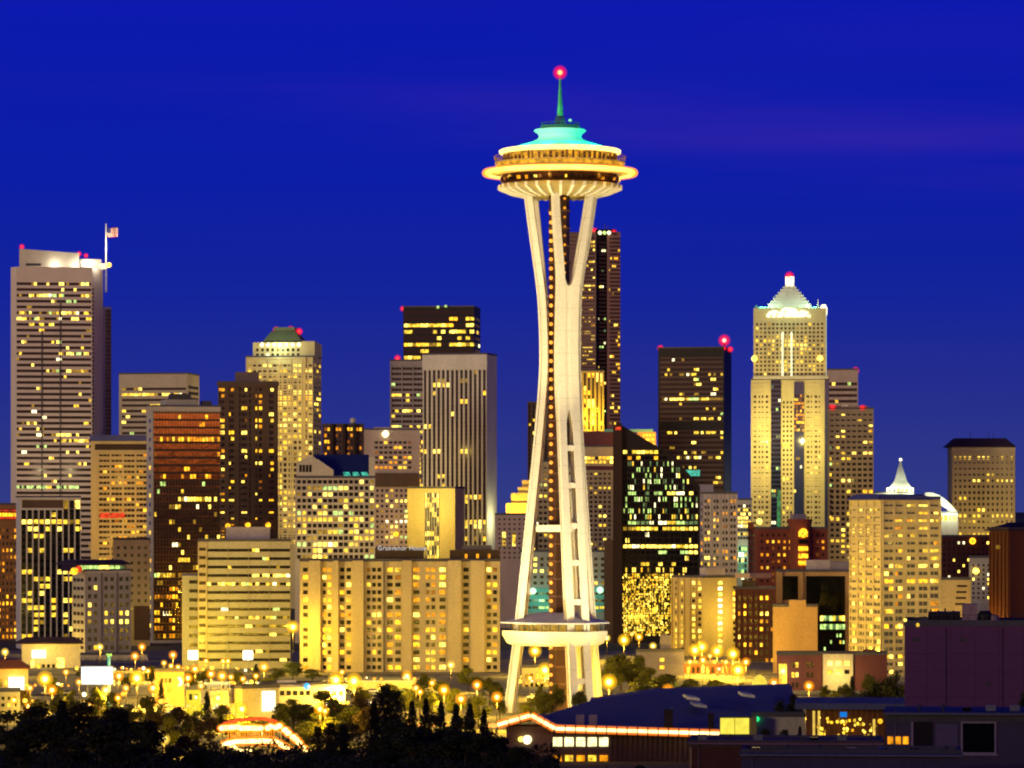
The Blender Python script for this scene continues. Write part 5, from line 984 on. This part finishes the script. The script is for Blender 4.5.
for lb, c, px, Y, rz, li in (('white car parked in front of the corner shop canopy', CW, 48, 1268, 4, None), ('silver car parked right of the white one by the corner shop', CS, 66, 1270, -3, None), ('red car under the billboard', CR, 93, 1165, 5, None), ('dark car parked behind the billboard legs', CD, 106, 1200, 178, None),
    ('blue car parked before the large lamp by the billboard', CB, 128, 1172, 2, None), ('white car right of the blue one by the large lamp', CW, 146, 1176, -2, None), ('silver car at the orange restaurant wall', CS, 164, 1183, 180, None), ('car with lit headlights under the orange restaurant', CD, 176, 1140, 30, 1), ('white car before the olive shop', CW, 196, 1118, 4, None), ('red car in front of the grey annexe', CR, 226, 1042, -4, None),
    ('car showing red tail lights on the street left of the square floodlight', CD, 214, 1264, 205, 1), ('silver car on the street under the biggest square floodlight', CS, 240, 1262, 0, 1), ('white car on the street right of the biggest square floodlight', CW, 262, 1263, 180, 1), ('dark car parked along the long pale wall', CD, 345, 1280, 0, None), ('white car parked along the long pale wall', CW, 372, 1281, 2, None), ('red car parked along the long pale wall', CR, 398, 1280, 180, None), ('silver car parked at the right end of the long pale wall', CS, 428, 1281, 0, None),
    ('white car between the needle feet', CW, 534, 1240, 8, None), ('red car between the needle feet', CR, 549, 1236, 186, 1), ('dark car before the row of lit shopfronts', CD, 700, 1262, 0, 1), ('white car before the right end of the shopfronts', CW, 728, 1263, 180, 1), ('red car glowing at the left edge by the box sign', CR, 31, 1150, 190, 1), ('silver car by the small cream building', CS, 24, 1082, 10, None)):
    car(lb, c, px, Y, rz, li)

# added festoons over the lots, standing in for the many small lights
FB = [lit('fest_gold', (1, .52, .04), 3, .4), lit('fest_white', (1, .86, .45), 3, .3), lit('fest_orange', (1, .30, .02), 2.2, .4)]
FM = [MB().ball((0, 0, 0), r, 8).mesh('bulb', m_, True) for m_ in FB for r in (.32, .46, .62)]  # bulb meshes for the added festoons
for lb, x0, x1, py, Y, sd_ in (('festoon of golden bulbs above the corner shop lot', 22, 74, 684, 1215, 1), ('festoon of bulbs hanging before the billboard legs', 80, 126, 693, 1110, 2), ('festoon of bulbs in front of the orange restaurant', 138, 186, 699, 1085, 3), ('festoon of bulbs along the foot of the ribbon window block', 186, 258, 668, 1320, 4), ('festoon of bulbs left of the tall white sign', 188, 236, 706, 1030, 5),
    ('festoon of bulbs along the podium columns', 74, 146, 668, 1440, 6), ('festoon of bulbs between the grey annexe and the deck', 228, 300, 682, 1200, 7), ('festoon of bulbs over the long pale wall', 322, 436, 677, 1275, 8), ('festoon of bulbs at the left edge below the red roofed shop', -4, 36, 700, 1090, 9), ('festoon of bulbs between the needle feet', 518, 560, 681, 1190, 10), ('festoon of bulbs above the lit shopfronts', 684, 748, 660, 1395, 11), ('festoon of bulbs in the park below the long deck', 300, 372, 704, 1045, 12)):
    t = thing('light_string', lb, 'light string', (wx((x0 + x1) / 2, Y), Y, 0), 0, 'festoons of bulbs over the lots'); r = random.Random(sd_); z = wz(py, Y); hw = (x1 - x0) / 2 * Y / F; n = max(9, int(hw * .9))
    pts = [(-hw + 2 * hw * i / 24, 0, z + .9 * (abs((i % 8) - 4) / 4 - .5)) for i in range(25)]
    MB().tube(pts, .03, 4).build('cable', STEEL, t)
    for x in (-hw, hw): MB().tube([(x, .1, -.3), (x, .1, z + .6)], .07, 6).build('pole', BLACKM, t)
    for i in range(n):
        q = r.random(); k = q * 24; a_, b_ = Vector(pts[int(k)]), Vector(pts[min(24, int(k) + 1)]); c_ = a_.lerp(b_, k - int(k))
        o = link('bulb', FM[r.randrange(9)], t); o.location = (c_.x, c_.y, c_.z - .35)  # bulb of an added festoon
# ------------------------------------------------------------------ street lamps
SOD = (1, .60, .04)
C_W = lit('lamp_white', (1, .95, .72), 2.6, .05)
PROTO = {}
def lamp_proto(kind):
    if kind in PROTO: return PROTO[kind]
    hz = 9.0
    t = thing('street_lamp', 'x', 'street lamp')
    MB().tube([(0, .5, -.4), (0, .5, hz - 1), (0, .4, hz + .7), (0, 0, hz + .9)], [.09, .07, .06, .05], 6).build('pole', BLACKM, t)
    MB().lathe([(.22, -.1), (.22, .9), (.15, 1.0)], 8, 0, .5).build('base', STEEL, t)
    if kind == 'white':
        t.name = 'area_floodlight'; t['category'] = 'floodlight'; MB().box(-1.7, 1.7, -.3, .35, hz - 1.3, hz + 1.9).build('housing', STEEL, t); MB().box(-1.65, 1.65, -.4, -.31, hz - 1.25, hz + 1.85).build('lens', C_W, t); point('light', t, (0, -2.4, hz), 40000, (1, .78, .25), .8)
    else:
        big = {'small': 1.1, 'pale': 1.45, 'amber': 1.6, 'star': 2.5, 'red': 1.5}.get(kind, 1.75)
        glow_ball((0, 0, hz), big, 'globe', t, (1, .10, .01) if kind == 'red' else ({'star': (1, .50, .014), 'pale': (1, .62, .07), 'amber': (1, .30, .004)}.get(kind, (1, .40, .008))), (1, .5, .3) if kind == 'red' else (1, .85, .4), 1.15)  # ball of added bloom, wider than the lamp head
        MB().lathe([(.25, hz + .55), (.5, hz + .62), (.2, hz + .9)], 10).build('hood', STEEL, t)
        if kind != 'small' or True: point('light', t, (0, -.2, hz - big - .35), {'small': 8000, 'star': 46000, 'red': 4000}.get(kind, 25000), (1, .2, .05) if kind == 'red' else SOD, .5)
    PROTO[kind] = t; t['first'] = 1; return t
def street_lamp(px, py, label, kind='std', Y=None):
    Y = Y or max(900, min(1640, 46.0 * F / (py - HY)))
    p = lamp_proto(kind); o = p if p.get('first') else copy_tree(p)
    if 'first' in o: del o['first']
    z = wz(py, Y) - 9.0; o.location = (wx(px, Y), Y, z)
    if kind == 'star' or abs(z - terrain(Y)) > 1.2:
        pass
    base = terrain(Y); dz = z - base
    if dz > .3:  # taller post: lengthen by a footing column of its own
        MB().tube([(0, .5, -dz - .3), (0, .5, .05)], .10, 6).build('footing_post', BLACKM, o)
    elif dz < -.3:
        o.location.z = z
    o['label'] = label; o['group'] = 'floodlights on posts' if kind == 'white' else 'street lamps in the city'
LAMPS = [
 (100, 647, 'sodium lamp before the lower right windows of the grey block', 'std'), (142, 647, 'upper sodium lamp at the foot of the bronze tower', 'std'), (135, 656, 'lower sodium lamp at the foot of the bronze tower', 'std'),
 (173, 655, 'sodium lamp low on the bronze tower near its centre', 'std'), (164, 663, 'pale lamp just left of the white floodlit row', 'small'), (171, 666, 'pale lamp second along the white lit row', 'small'), (178, 667, 'pale lamp third along the white lit row', 'small'), (183, 669, 'pale lamp ending the white lit row', 'small'),
 (119, 676, 'sodium lamp touching the right edge of the billboard', 'std'), (137, 678, 'large bright lamp between billboard and orange restaurant', 'star'), (153, 688, 'lamp at the left foot of the orange restaurant', 'std'), (211, 674, 'slim lamp before the left return of the ribbon window block', 'std'), (222, 676, 'large lamp under the ribbon window block', 'std'), (231, 677, 'small lamp just right of the large one under the ribbon window block', 'small'),
 (223, 661, 'left lamp of the twin pair on the ribbon window block', 'small'), (228, 661, 'right lamp of the twin pair on the ribbon window block', 'small'), (264, 667, 'lamp right of the big square floodlight', 'std'), (218, 698, 'lamp over the tall dark conifer', 'std'), (45, 679, 'brightest starlike lamp before the canopy roofed corner shop', 'star'), (79, 682, 'small lamp below the left edge of the billboard', 'small'),
 (5, 652, 'lamp at the extreme left edge above the red roofed shop', 'std'), (52, 690, 'lamp below the starlike lamp by the corner shop', 'std'), (30, 688, 'lamp beside the white box sign', 'small'), (242, 709, 'lamp left of the tall white sign', 'std'), (320, 709, 'lamp among the dark trees below the long wall', 'std'), (325, 711, 'small lamp right beside the one among the dark trees', 'small'),
 (336, 680, 'left of two big lamps on the long pale wall', 'star'), (354, 681, 'right of two big lamps on the long pale wall', 'star'), (407, 676, 'lamp before the right part of the long cream apartment block', 'std'), (342, 672, 'lamp above the two big lamps on the long pale wall', 'small'), (444, 690, 'lamp above the dark poplar hedge', 'std'), (451, 665, 'lamp at the foot of the apartment block near the needle', 'std'), (461, 699, 'lowest lamp left of the needle foot', 'std'), (477, 685, 'lamp between the apartment block and the needle foot', 'std'), (497, 697, 'lamp just left of the needle foot', 'std'),
 (535, 651, 'upper lamp between the needle feet', 'star'), (545, 670, 'lower lamp between the needle feet', 'star'), (530, 678, 'small lamp beside the left needle foot', 'small'), (556, 668, 'small lamp beside the lift shaft', 'small'), (609, 682, 'starlike lamp at the right needle foot', 'star'), (607, 638, 'lamp right of the lower deck of the needle', 'std'), (624, 640, 'large lamp below the glittering dark facade', 'star'), (639, 637, 'lamp second below the glittering dark facade', 'std'), (632, 634, 'small lamp between the two below the glittering facade', 'small'), (653, 646, 'lamp over the raised slate block', 'std'),
 (668, 690, 'lone round lamp over the blue hall roof', 'std'), (695, 650, 'left lamp of the cluster under the yellow floodlit block', 'star'), (702, 647, 'top lamp of the cluster under the yellow floodlit block', 'star'), (717, 651, 'middle lamp under the yellow floodlit block', 'star'), (733, 654, 'right lamp under the yellow floodlit block', 'star'), (703, 660, 'lower lamp of the cluster under the yellow floodlit block', 'std'), (719, 669, 'red lamp among the lit shopfronts', 'red'), (738, 670, 'low lamp right of the lit shopfronts', 'star'), (746, 662, 'lamp beside the dark red brick flats', 'std'),
 (774, 683, 'lamp right beside the yellow dome', 'std'), (809, 686, 'lamp before the dark red and cream building', 'std'), (892, 693, 'left of two small lamps beside the plum building', 'small'), (904, 691, 'right of two small lamps beside the plum building', 'small'), (293, 627, 'high lamp in the gap left of the long cream apartment block', 'star'), (416, 688, 'pale lamp group above the poplars', 'small'), (420, 692, 'second pale lamp above the poplars', 'small'), (164, 739, 'orange lamp deep in the dark trees', 'std'), (67, 754, 'orange lamp lowest in the dark trees at left', 'std'), (62, 756, 'second orange lamp lowest in the dark trees at left', 'small'),
 (88, 672, 'small lamp over the top left corner of the billboard', 'small'), (106, 690, 'lamp under the billboard legs', 'std'), (126, 688, 'small lamp below and right of the billboard', 'small'), (148, 671, 'small lamp at the orange restaurant roof', 'small'), (188, 678, 'lamp over the olive shop', 'std'), (201, 686, 'small lamp on the olive shop roof edge', 'small'), (243, 679, 'lamp below the biggest square floodlight', 'small'), (256, 676, 'second lamp below the biggest square floodlight', 'small'), (236, 693, 'lamp on the grey annexe', 'small'), (14, 700, 'lamp beside the small cream building', 'small'), (66, 672, 'lamp at the lit doorway of the corner shop', 'small'), (28, 706, 'lamp in the trees near the small cream building', 'small'), (90, 706, 'lamp in the trees under the billboard', 'small'), (118, 698, 'second lamp in the trees under the billboard', 'small'), (206, 661, 'lamp on the lit corner of the ribbon window block', 'small'), (195, 669, 'lamp under the left square floodlight', 'std'), (380, 687, 'lamp before the long pale wall near the poplars', 'small'), (432, 683, 'small lamp at the end of the long pale wall', 'small'), (690, 662, 'lamp at the left end of the shopfronts', 'small'), (726, 662, 'lamp over the right shopfronts', 'small'), (710, 656, 'small lamp in the middle of the shopfront cluster', 'small'),
 (248, 656, 'biggest square white floodlight before the ribbon window block', 'white'), (193, 656, 'square white floodlight left of the ribbon window block', 'white')]
for px, py, lb, kd in LAMPS:
    Y = None
    if (px, py) == (293, 627): Y = 1440
    if (px, py) == (164, 739): Y = 900
    if py >= 754: Y = 880
    if kd == 'std': kd = ('std', 'amber', 'pale', 'std', 'amber')[(px * 7 + py) % 5]
    if (px, py) == (668, 690): Y = 985
    street_lamp(px, py, lb, kd, Y)

# ------------------------------------------------------------------ trees
def leaf_mat(name, col):
    if name in MT: return MT[name]
    m, t, p = _new(name); g = t.nodes.new('ShaderNodeNewGeometry'); oi = t.nodes.new('ShaderNodeObjectInfo')
    a = t.nodes.new('ShaderNodeTexNoise'); a.inputs['Scale'].default_value = .5; t.links.new(g.outputs['Position'], a.inputs[0])
    ad = t.nodes.new('ShaderNodeMath'); ad.operation = 'ADD'; t.links.new(a.outputs[0], ad.inputs[0]); t.links.new(oi.outputs['Random'], ad.inputs[1])
    r = t.nodes.new('ShaderNodeMapRange'); r.inputs['From Max'].default_value = 1.6; r.inputs['To Min'].default_value = .5; r.inputs['To Max'].default_value = 1.5; t.links.new(ad.outputs[0], r.inputs[0])
    v = t.nodes.new('ShaderNodeVectorMath'); v.operation = 'SCALE'; v.inputs[0].default_value = col; t.links.new(r.outputs[0], v.inputs['Scale']); t.links.new(v.outputs[0], p.inputs['Base Color'])
    p.inputs['Roughness'].default_value = .8; p.inputs['Specular IOR Level'].default_value = .15; return m
LIT_LEAF = leaf_mat('broad_leaf', (.095, .098, .018)); SHADE_LEAF = leaf_mat('dark_leaf', (.030, .034, .016)); NEED = leaf_mat('conifer_needle', (.018, .022, .015)); RUST = leaf_mat('autumn_leaf', (.085, .058, .018)); BARK = surf('bark', (.06, .045, .035), .95)  # broadleaf colour split: brightened for lamplit trees, darkened for trees in shade
def rvec(r): return Vector((r.gauss(0, 1), r.gauss(0, 1), r.gauss(0, 1))).normalized()
def make_tree(kind, seed, leaf):
    """unit-height prototype: trunk with limbs, crown of leaf clumps"""
    r = random.Random(seed); tr, cr = MB(), MB(); n = 0
    def leafq(p, s):
        d = rvec(r); u = d.orthogonal().normalized(); v = d.cross(u); a = r.random() * 6.28; u, v = u * math.cos(a) + v * math.sin(a), v * math.cos(a) - u * math.sin(a)
        cr.add([tuple(p - u * s), tuple(p + v * s * .55), tuple(p + u * s), tuple(p - v * s * .55)], [(0, 1, 2, 3)])
    if kind == 'broad':
        tr.tube([(0, 0, -.03), (.01, 0, .2), (.0, .01, .42), (.02, 0, .6)], [.028, .022, .016, .008], 7)
        clumps = []
        for k in range(15):
            a = r.random() * 6.28; el = r.random(); zz = .34 + .56 * el; rad = .36 * math.sin(math.pi * min(1, .18 + el * .8)) ** .8 * (.35 + .65 * r.random())
            c = Vector((rad * math.cos(a), rad * math.sin(a), zz)); clumps.append((c, .10 + .09 * r.random()))
            tr.tube([(0, 0, .2 + .25 * r.random()), tuple(c * .55 + Vector((0, 0, zz * .38))), tuple(c)], [.012, .008, .003], 5)
        clumps.append((Vector((0, 0, .86)), .13))
        for c, s in clumps:
            for _ in range(int(150 * (s / .14) ** 2)):
                d = rvec(r) * s * r.random() ** .4; d.z *= .75; leafq(c + d, .020 + .016 * r.random())
    elif kind == 'poplar':
        tr.tube([(0, 0, -.03), (0, 0, .3), (0, 0, .9)], [.022, .016, .004], 6)
        for k in range(26):
            zz = .1 + .86 * k / 25; rad = .115 * math.sin(math.pi * (.12 + .80 * k / 25)) ** .75; a = r.random() * 6.28
            tr.tube([(0, 0, zz - .06), (rad * .7 * math.cos(a), rad * .7 * math.sin(a), zz + .02)], [.006, .002], 4)
            for _ in range(70):
                a = r.random() * 6.28; q = rad * r.random() ** .5 * (.75 + .45 * r.random()); leafq(Vector((q * math.cos(a), q * math.sin(a), zz + r.gauss(0, .025))), .012 + .012 * r.random())
    else:
        tr.tube([(0, 0, -.03), (0, 0, .5), (0, 0, .97)], [.022, .014, .003], 6)
        for k in range(22):
            zz = .12 + .85 * k / 21; rad = .24 * (1 - k / 23) ** .8
            for j in range(7):
                a = 6.28 * j / 7 + k * .9 + r.random() * .5; L_ = rad * (.7 + .5 * r.random()); e = Vector((math.cos(a) * L_, math.sin(a) * L_, zz - .05 * L_ / .2))
                tr.tube([(0, 0, zz), tuple(e)], [.004, .001], 3)
                for _ in range(22):
                    q = r.random() ** .6; leafq(Vector((e.x * q + r.gauss(0, .008), e.y * q + r.gauss(0, .008), zz + (e.z - zz) * q + r.gauss(0, .012))), .011 + .012 * r.random())
    nm = {'broad': 'broadleaf_tree', 'poplar': 'poplar_tree', 'conifer': 'conifer_tree'}[kind]
    t = thing(nm, 'x', 'tree'); tr.build('trunk', BARK, t); cr.build('crown', leaf, t); return t
TP = {('broad', i): make_tree('broad', 10 + i, LIT_LEAF) for i in range(5)}
TP.update({('poplar', i): make_tree('poplar', 30 + i, NEED) for i in range(2)}); TP.update({('conifer', i): make_tree('conifer', 40 + i, NEED) for i in range(3)}); TP.update({('dark', i): make_tree('broad', 60 + i, SHADE_LEAF) for i in range(4)}); TP[('rust', 0)] = make_tree('broad', 51, RUST); TP[('rust', 1)] = make_tree('broad', 52, RUST)
USED = set(); rt = random.Random(77)
def tree(kind, px, top, Y, wpx, label, group='trees of the park in front of the city'):
    vs_ = [k for k in TP if k[0] == kind]; k = vs_[rt.randrange(len(vs_))]
    o = TP[k] if k not in USED else copy_tree(TP[k]); USED.add(k)
    z0 = terrain(Y); h = wz(top, Y) - z0; natural = {'broad': .80, 'dark': .80, 'rust': .80, 'poplar': .25, 'conifer': .46}[kind]
    s = wpx * Y / F / natural; s = max(.45 * h, min(1.7 * h, s))
    o.location = (wx(px, Y), Y, z0); o.scale = (s, s, h); o.rotation_euler = (0, 0, rt.random() * 6.28); o['label'] = label; o['category'] = 'tree'; o['group'] = group
TREES = [
 # dark foreground mass
 ('broad', 8, 711, 880, 60, 'dark leafy tree in the bottom left corner'), ('broad', 40, 704, 860, 62, 'dark leafy tree second from the left edge'), ('conifer', 62, 700, 840, 36, 'dark conifer under the starlike lamp'), ('broad', 84, 701, 850, 60, 'dark rounded tree under the billboard'), ('broad', 112, 707, 840, 58, 'dark leafy tree right of the one under the billboard'), ('broad', 140, 719, 830, 60, 'dark sloping tree left of the orange lamp in the trees'),
 ('broad', 168, 744, 800, 64, 'low dark tree under the orange lamp in the trees'), ('broad', 198, 748, 790, 60, 'low dark tree left of the fairground ride'), ('rust', 186, 735, 850, 30, 'dim brownish tree left of the fairground ride'), ('broad', 255, 750, 800, 32, 'small dark round tree in front of the fairground ride'), ('broad', 225, 761, 770, 50, 'low dark shrubby tree below the ride hoarding'), ('broad', 285, 763, 770, 50, 'low dark shrubby tree under the ride bulbs'),
 ('broad', 20, 742, 790, 70, 'lower dark tree in the bottom left corner'), ('broad', 70, 740, 780, 70, 'lower dark tree beside the lowest orange lamp'), ('broad', 118, 742, 775, 70, 'lower dark tree between the orange lamps'),
 ('poplar', 318, 726, 850, 20, 'first dark poplar spire right of the ride'), ('poplar', 330, 722, 845, 20, 'second dark poplar spire right of the ride'), ('poplar', 343, 725, 850, 18, 'third dark poplar spire right of the ride'), ('poplar', 384, 686, 850, 32, 'tallest black poplar left of the needle'), ('poplar', 396, 690, 845, 30, 'black poplar close beside the tallest one'), ('conifer', 374, 700, 842, 26, 'dark conifer at the left foot of the tallest poplar'),
 ('conifer', 412, 700, 845, 24, 'pointed dark conifer right of the black poplars'), ('conifer', 426, 698, 850, 24, 'second pointed conifer right of the black poplars'), ('conifer', 441, 701, 842, 24, 'third pointed conifer right of the black poplars'), ('conifer', 456, 704, 848, 24, 'fourth pointed conifer right of the black poplars'), ('conifer', 470, 703, 845, 24, 'fifth pointed conifer near the needle foot'), ('conifer', 484, 709, 842, 22, 'last pointed conifer before the hall gable'),
 ('broad', 412, 724, 800, 56, 'black leafy tree under the string of bulbs'), ('broad', 450, 727, 795, 60, 'black leafy tree beneath the pointed conifers'), ('broad', 486, 733, 790, 50, 'black leafy tree under the hall gable'), ('broad', 515, 746, 770, 50, 'low black tree below the porch lamps'), ('broad', 352, 755, 780, 60, 'low dark tree below the poplar spires'), ('broad', 385, 748, 790, 40, 'black tree at the foot of the tallest poplar'), ('broad', 640, 764, 720, 60, 'low black tree below the hall eave'), ('broad', 575, 768, 720, 60, 'lowest black tree under the hall windows'),
 ('broad', 96, 684, 1090, 20, 'small lit tree below the billboard'), ('broad', 112, 690, 1060, 22, 'small lit tree at the green post'), ('broad', 147, 694, 1020, 24, 'lit tree below the large lamp by the billboard'), ('broad', 72, 688, 1090, 20, 'lit tree left of the billboard foot'), ('broad', 168, 716, 920, 30, 'dim tree above the orange lamp in the trees'), ('broad', 196, 709, 990, 26, 'lit tree at the foot of the olive shop'), ('broad', 188, 722, 930, 26, 'dim tree below the olive shop'), ('broad', 222, 703, 1020, 22, 'lit tree before the grey annexe'), ('broad', 246, 714, 985, 26, 'dim tree just above the ride canopy'), ('broad', 262, 716, 980, 22, 'second dim tree just above the ride canopy'),
 ('broad', 283, 704, 1010, 34, 'dark tree between the tall white sign and the deck'), ('broad', 306, 705, 1010, 34, 'dark spreading tree under the blue lamp'), ('broad', 335, 698, 1030, 34, 'dark tree under the left big lamp'), ('broad', 352, 706, 1000, 34, 'rounded lit tree left of the black poplars'), ('broad', 318, 712, 990, 36, 'yellowish tree above the poplar spires'), ('broad', 346, 722, 960, 36, 'yellowish tree right of the poplar spires'), ('rust', 366, 706, 980, 28, 'reddish tree touching the black poplars'), ('broad', 340, 738, 930, 36, 'dim lit tree at the feet of the poplar spires'), ('broad', 305, 735, 940, 26, 'lit shrub hanging over the last ride bulbs'),
 ('broad', 405, 686, 1110, 24, 'dark tree rising behind the black poplars'), ('broad', 432, 690, 1090, 24, 'dark tree behind the second conifer'), ('broad', 455, 688, 1100, 24, 'dark tree behind the fourth conifer'), ('broad', 478, 694, 1060, 26, 'dark tree behind the last conifers'), ('broad', 500, 690, 1090, 20, 'dark tree overlapping the left needle foot'), ('broad', 556, 682, 1120, 22, 'lit tree beneath the lift shaft'), ('broad', 540, 684, 1120, 18, 'lit shrub between lamp and lift shaft'),
 ('broad', 630, 662, 1270, 34, 'dark spreading tree below the slate building'), ('broad', 650, 668, 1230, 30, 'dark tree under the two slate building windows'), ('broad', 668, 672, 1210, 26, 'olive tree right of the slate building'), ('broad', 645, 682, 1120, 26, 'yellowish shrub along the hall roof ridge'), ('broad', 662, 684, 1115, 22, 'second yellowish shrub along the hall roof ridge'), ('broad', 684, 682, 1115, 22, 'third yellowish shrub along the hall roof ridge'), ('broad', 704, 683, 1115, 22, 'fourth yellowish shrub along the hall roof ridge'), ('broad', 728, 682, 1115, 22, 'fifth yellowish shrub along the hall roof ridge'),
 ('broad', 826, 684, 1180, 16, 'small dark tree at the left of the cream bay'), ('conifer', 852, 676, 1200, 12, 'narrow dark tree at the right of the cream bay'), ('broad', 868, 672, 1180, 24, 'dark tree under the neon sign'),
 ('broad', 26, 716, 850, 70, 'wide black tree near the left edge'), ('broad', 56, 712, 845, 70, 'wide black tree below the half lit trees'), ('broad', 100, 716, 835, 70, 'wide black tree below the billboard trees'), ('broad', 132, 732, 815, 64, 'wide black tree sloping towards the orange lamp'), ('broad', 428, 712, 830, 60, 'wide black tree under the conifer row'), ('broad', 466, 716, 825, 60, 'wide black tree at the right of the conifer row'), ('broad', 400, 720, 815, 50, 'wide black tree at the base of the poplars'), ('broad', 502, 736, 800, 46, 'wide black tree left of the porch lamps'), ('broad', 325, 760, 800, 50, 'black tree in front of the poplar spires'),
 ('broad', 86, 664, 1360, 20, 'dark tree behind the billboard'), ('broad', 152, 666, 1330, 20, 'dark tree behind the large lamp by the billboard'), ('broad', 190, 672, 1300, 22, 'dark tree between the two square floodlights'), ('broad', 204, 669, 1310, 18, 'second dark tree between the two square floodlights'), ('broad', 236, 670, 1290, 20, 'dark tree below the biggest square floodlight'), ('conifer', 256, 664, 1320, 12, 'narrow conifer right of the biggest square floodlight'), ('broad', 54, 676, 1200, 18, 'dark tree in front of the corner shop'), ('broad', 130, 672, 1280, 18, 'dark tree right of the billboard'), ('broad', 270, 676, 1220, 24, 'dark tree at the left end of the long deck'), ('broad', 360, 686, 1190, 26, 'dark tree before the long pale wall'), ('broad', 330, 684, 1180, 24, 'dark tree at the right end of the long deck'), ('broad', 388, 682, 1200, 22, 'dark tree on the long pale wall near the poplars'), ('broad', 424, 672, 1250, 22, 'dark tree at the right end of the long pale wall'),
 # lit trees
 ('broad', 330, 716, 985, 40, 'yellow green lit tree behind the poplar spires'), ('broad', 308, 722, 975, 30, 'yellow green lit bush beside the ride bulbs'), ('rust', 360, 694, 1010, 34, 'tall reddish lit tree left of the tallest poplar'), ('broad', 345, 702, 1020, 26, 'pale lit tree behind the reddish tree'), ('broad', 322, 691, 1040, 40, 'dark green tree under the two big lamps'), ('broad', 293, 697, 1035, 44, 'dark tree right of the tall white sign'), ('broad', 272, 717, 990, 30, 'dark tree above the ride bulbs'),
 ('broad', 293, 661, 1370, 26, 'dark tree at the left foot of the cream apartment block'), ('broad', 276, 667, 1350, 24, 'dark tree right of the lamp by the square floodlight'), ('broad', 312, 668, 1360, 26, 'dark low tree along the cream apartment block'), ('conifer', 207, 691, 1030, 18, 'tall dark conifer before the olive shop'), ('rust', 178, 706, 960, 34, 'brown lit tree below the orange restaurant'), ('rust', 155, 712, 930, 26, 'brown lit tree left of the tall conifer'), ('broad', 230, 712, 985, 30, 'olive lit tree left of the ride canopy'), ('rust', 210, 716, 960, 28, 'brown lit tree between conifer and ride'),
 ('conifer', 161, 680, 1130, 12, 'small dark conifer before the orange restaurant'), ('broad', 36, 697, 1010, 30, 'half lit tree below the white box sign'), ('rust', 24, 690, 1100, 22, 'reddish tree under the white box sign'), ('broad', 60, 692, 1020, 28, 'half lit tree below the starlike lamp'), ('broad', 130, 702, 960, 28, 'half lit tree right of the billboard foot'), ('broad', 95, 695, 1040, 26, 'half lit tree under the billboard'),
 ('broad', 621, 651, 1300, 34, 'big dark tree right of the lower deck of the needle'), ('broad', 640, 656, 1290, 30, 'dark tree left of the slate building'), ('broad', 612, 662, 1260, 24, 'dark tree behind the right needle foot'), ('broad', 655, 675, 1150, 26, 'yellowish lit tree behind the lone lamp'), ('broad', 676, 680, 1140, 22, 'yellowish lit shrub right of the lone lamp'), ('broad', 692, 677, 1150, 22, 'yellowish lit tree left of the shopfront lamps'), ('broad', 716, 678, 1150, 24, 'brownish tree below the red lamp'), ('broad', 742, 681, 1150, 22, 'low tree left of the yellow dome'), ('broad', 634, 680, 1160, 24, 'lit shrub right of the starlike lamp at the needle foot'),
 ('broad', 468, 668, 1300, 24, 'dark tree at the right foot of the cream apartment block'), ('broad', 490, 676, 1200, 26, 'dark tree beside the left needle foot'), ('broad', 440, 679, 1150, 28, 'dark tree above the pointed conifers'), ('broad', 420, 684, 1120, 24, 'lit tree among the pale lamps'), ('broad', 545, 690, 1080, 24, 'dark tree between the needle feet'), ('broad', 530, 697, 1060, 24, 'dark shrub beside the left needle foot'), ('broad', 581, 688, 1080, 20, 'dark shrub at the front needle foot'),
 ('broad', 793, 690, 900, 26, 'dark tree in front of the blue hall roof end'), ('broad', 780, 700, 860, 26, 'dark bushy tree behind the pale pavilion'), ('broad', 846, 682, 1180, 18, 'dark tree before the cream bay'), ('broad', 833, 689, 1150, 16, 'small lit tree before the cream bay'), ('broad', 880, 676, 1000, 34, 'dark tree left of the plum building'), ('broad', 896, 668, 980, 24, 'taller dark tree against the plum building'), ('broad', 862, 688, 960, 28, 'dark shrubby tree over the pavilion roof'),
 ('broad', 764, 728, 835, 22, 'dark shrub before the pale pavilion'), ('broad', 785, 727, 832, 24, 'second dark shrub before the pale pavilion'), ('conifer', 800, 726, 828, 14, 'little dark conifer at the pavilion end'), ('broad', 1030, 690, 640, 44, 'dark tree cut by the right edge')]
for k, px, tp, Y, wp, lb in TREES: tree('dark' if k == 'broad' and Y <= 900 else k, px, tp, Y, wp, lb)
for k, o in list(TP.items()):
    if k not in USED:
        for c in list(o.children): bpy.data.objects.remove(c)
        bpy.data.objects.remove(o)

ub_ = MB(); ru = random.Random(5)
for _ in range(26000):
    y = 735 + 190 * ru.random(); px = -20 + 580 * ru.random()
    if 205 < px < 325 and 905 < y: continue
    x = wx(px, y); hb = 2.2 * (.5 + .5 * math.sin(x * .35 + y * .05)) + 2.4 * (.5 + .5 * math.sin(x * .13 - y * .11 + 1))
    p = Vector((x, y, terrain(y) + hb * ru.random() ** .5)); d = rvec(ru); u = d.orthogonal().normalized(); v = d.cross(u); s = .25 + .3 * ru.random()
    ub_.add([tuple(p - u * s), tuple(p + v * s * .6), tuple(p + u * s), tuple(p - v * s * .6)], [(0, 1, 2, 3)])
ub_.build('undergrowth', NEED, None, kind='stuff')
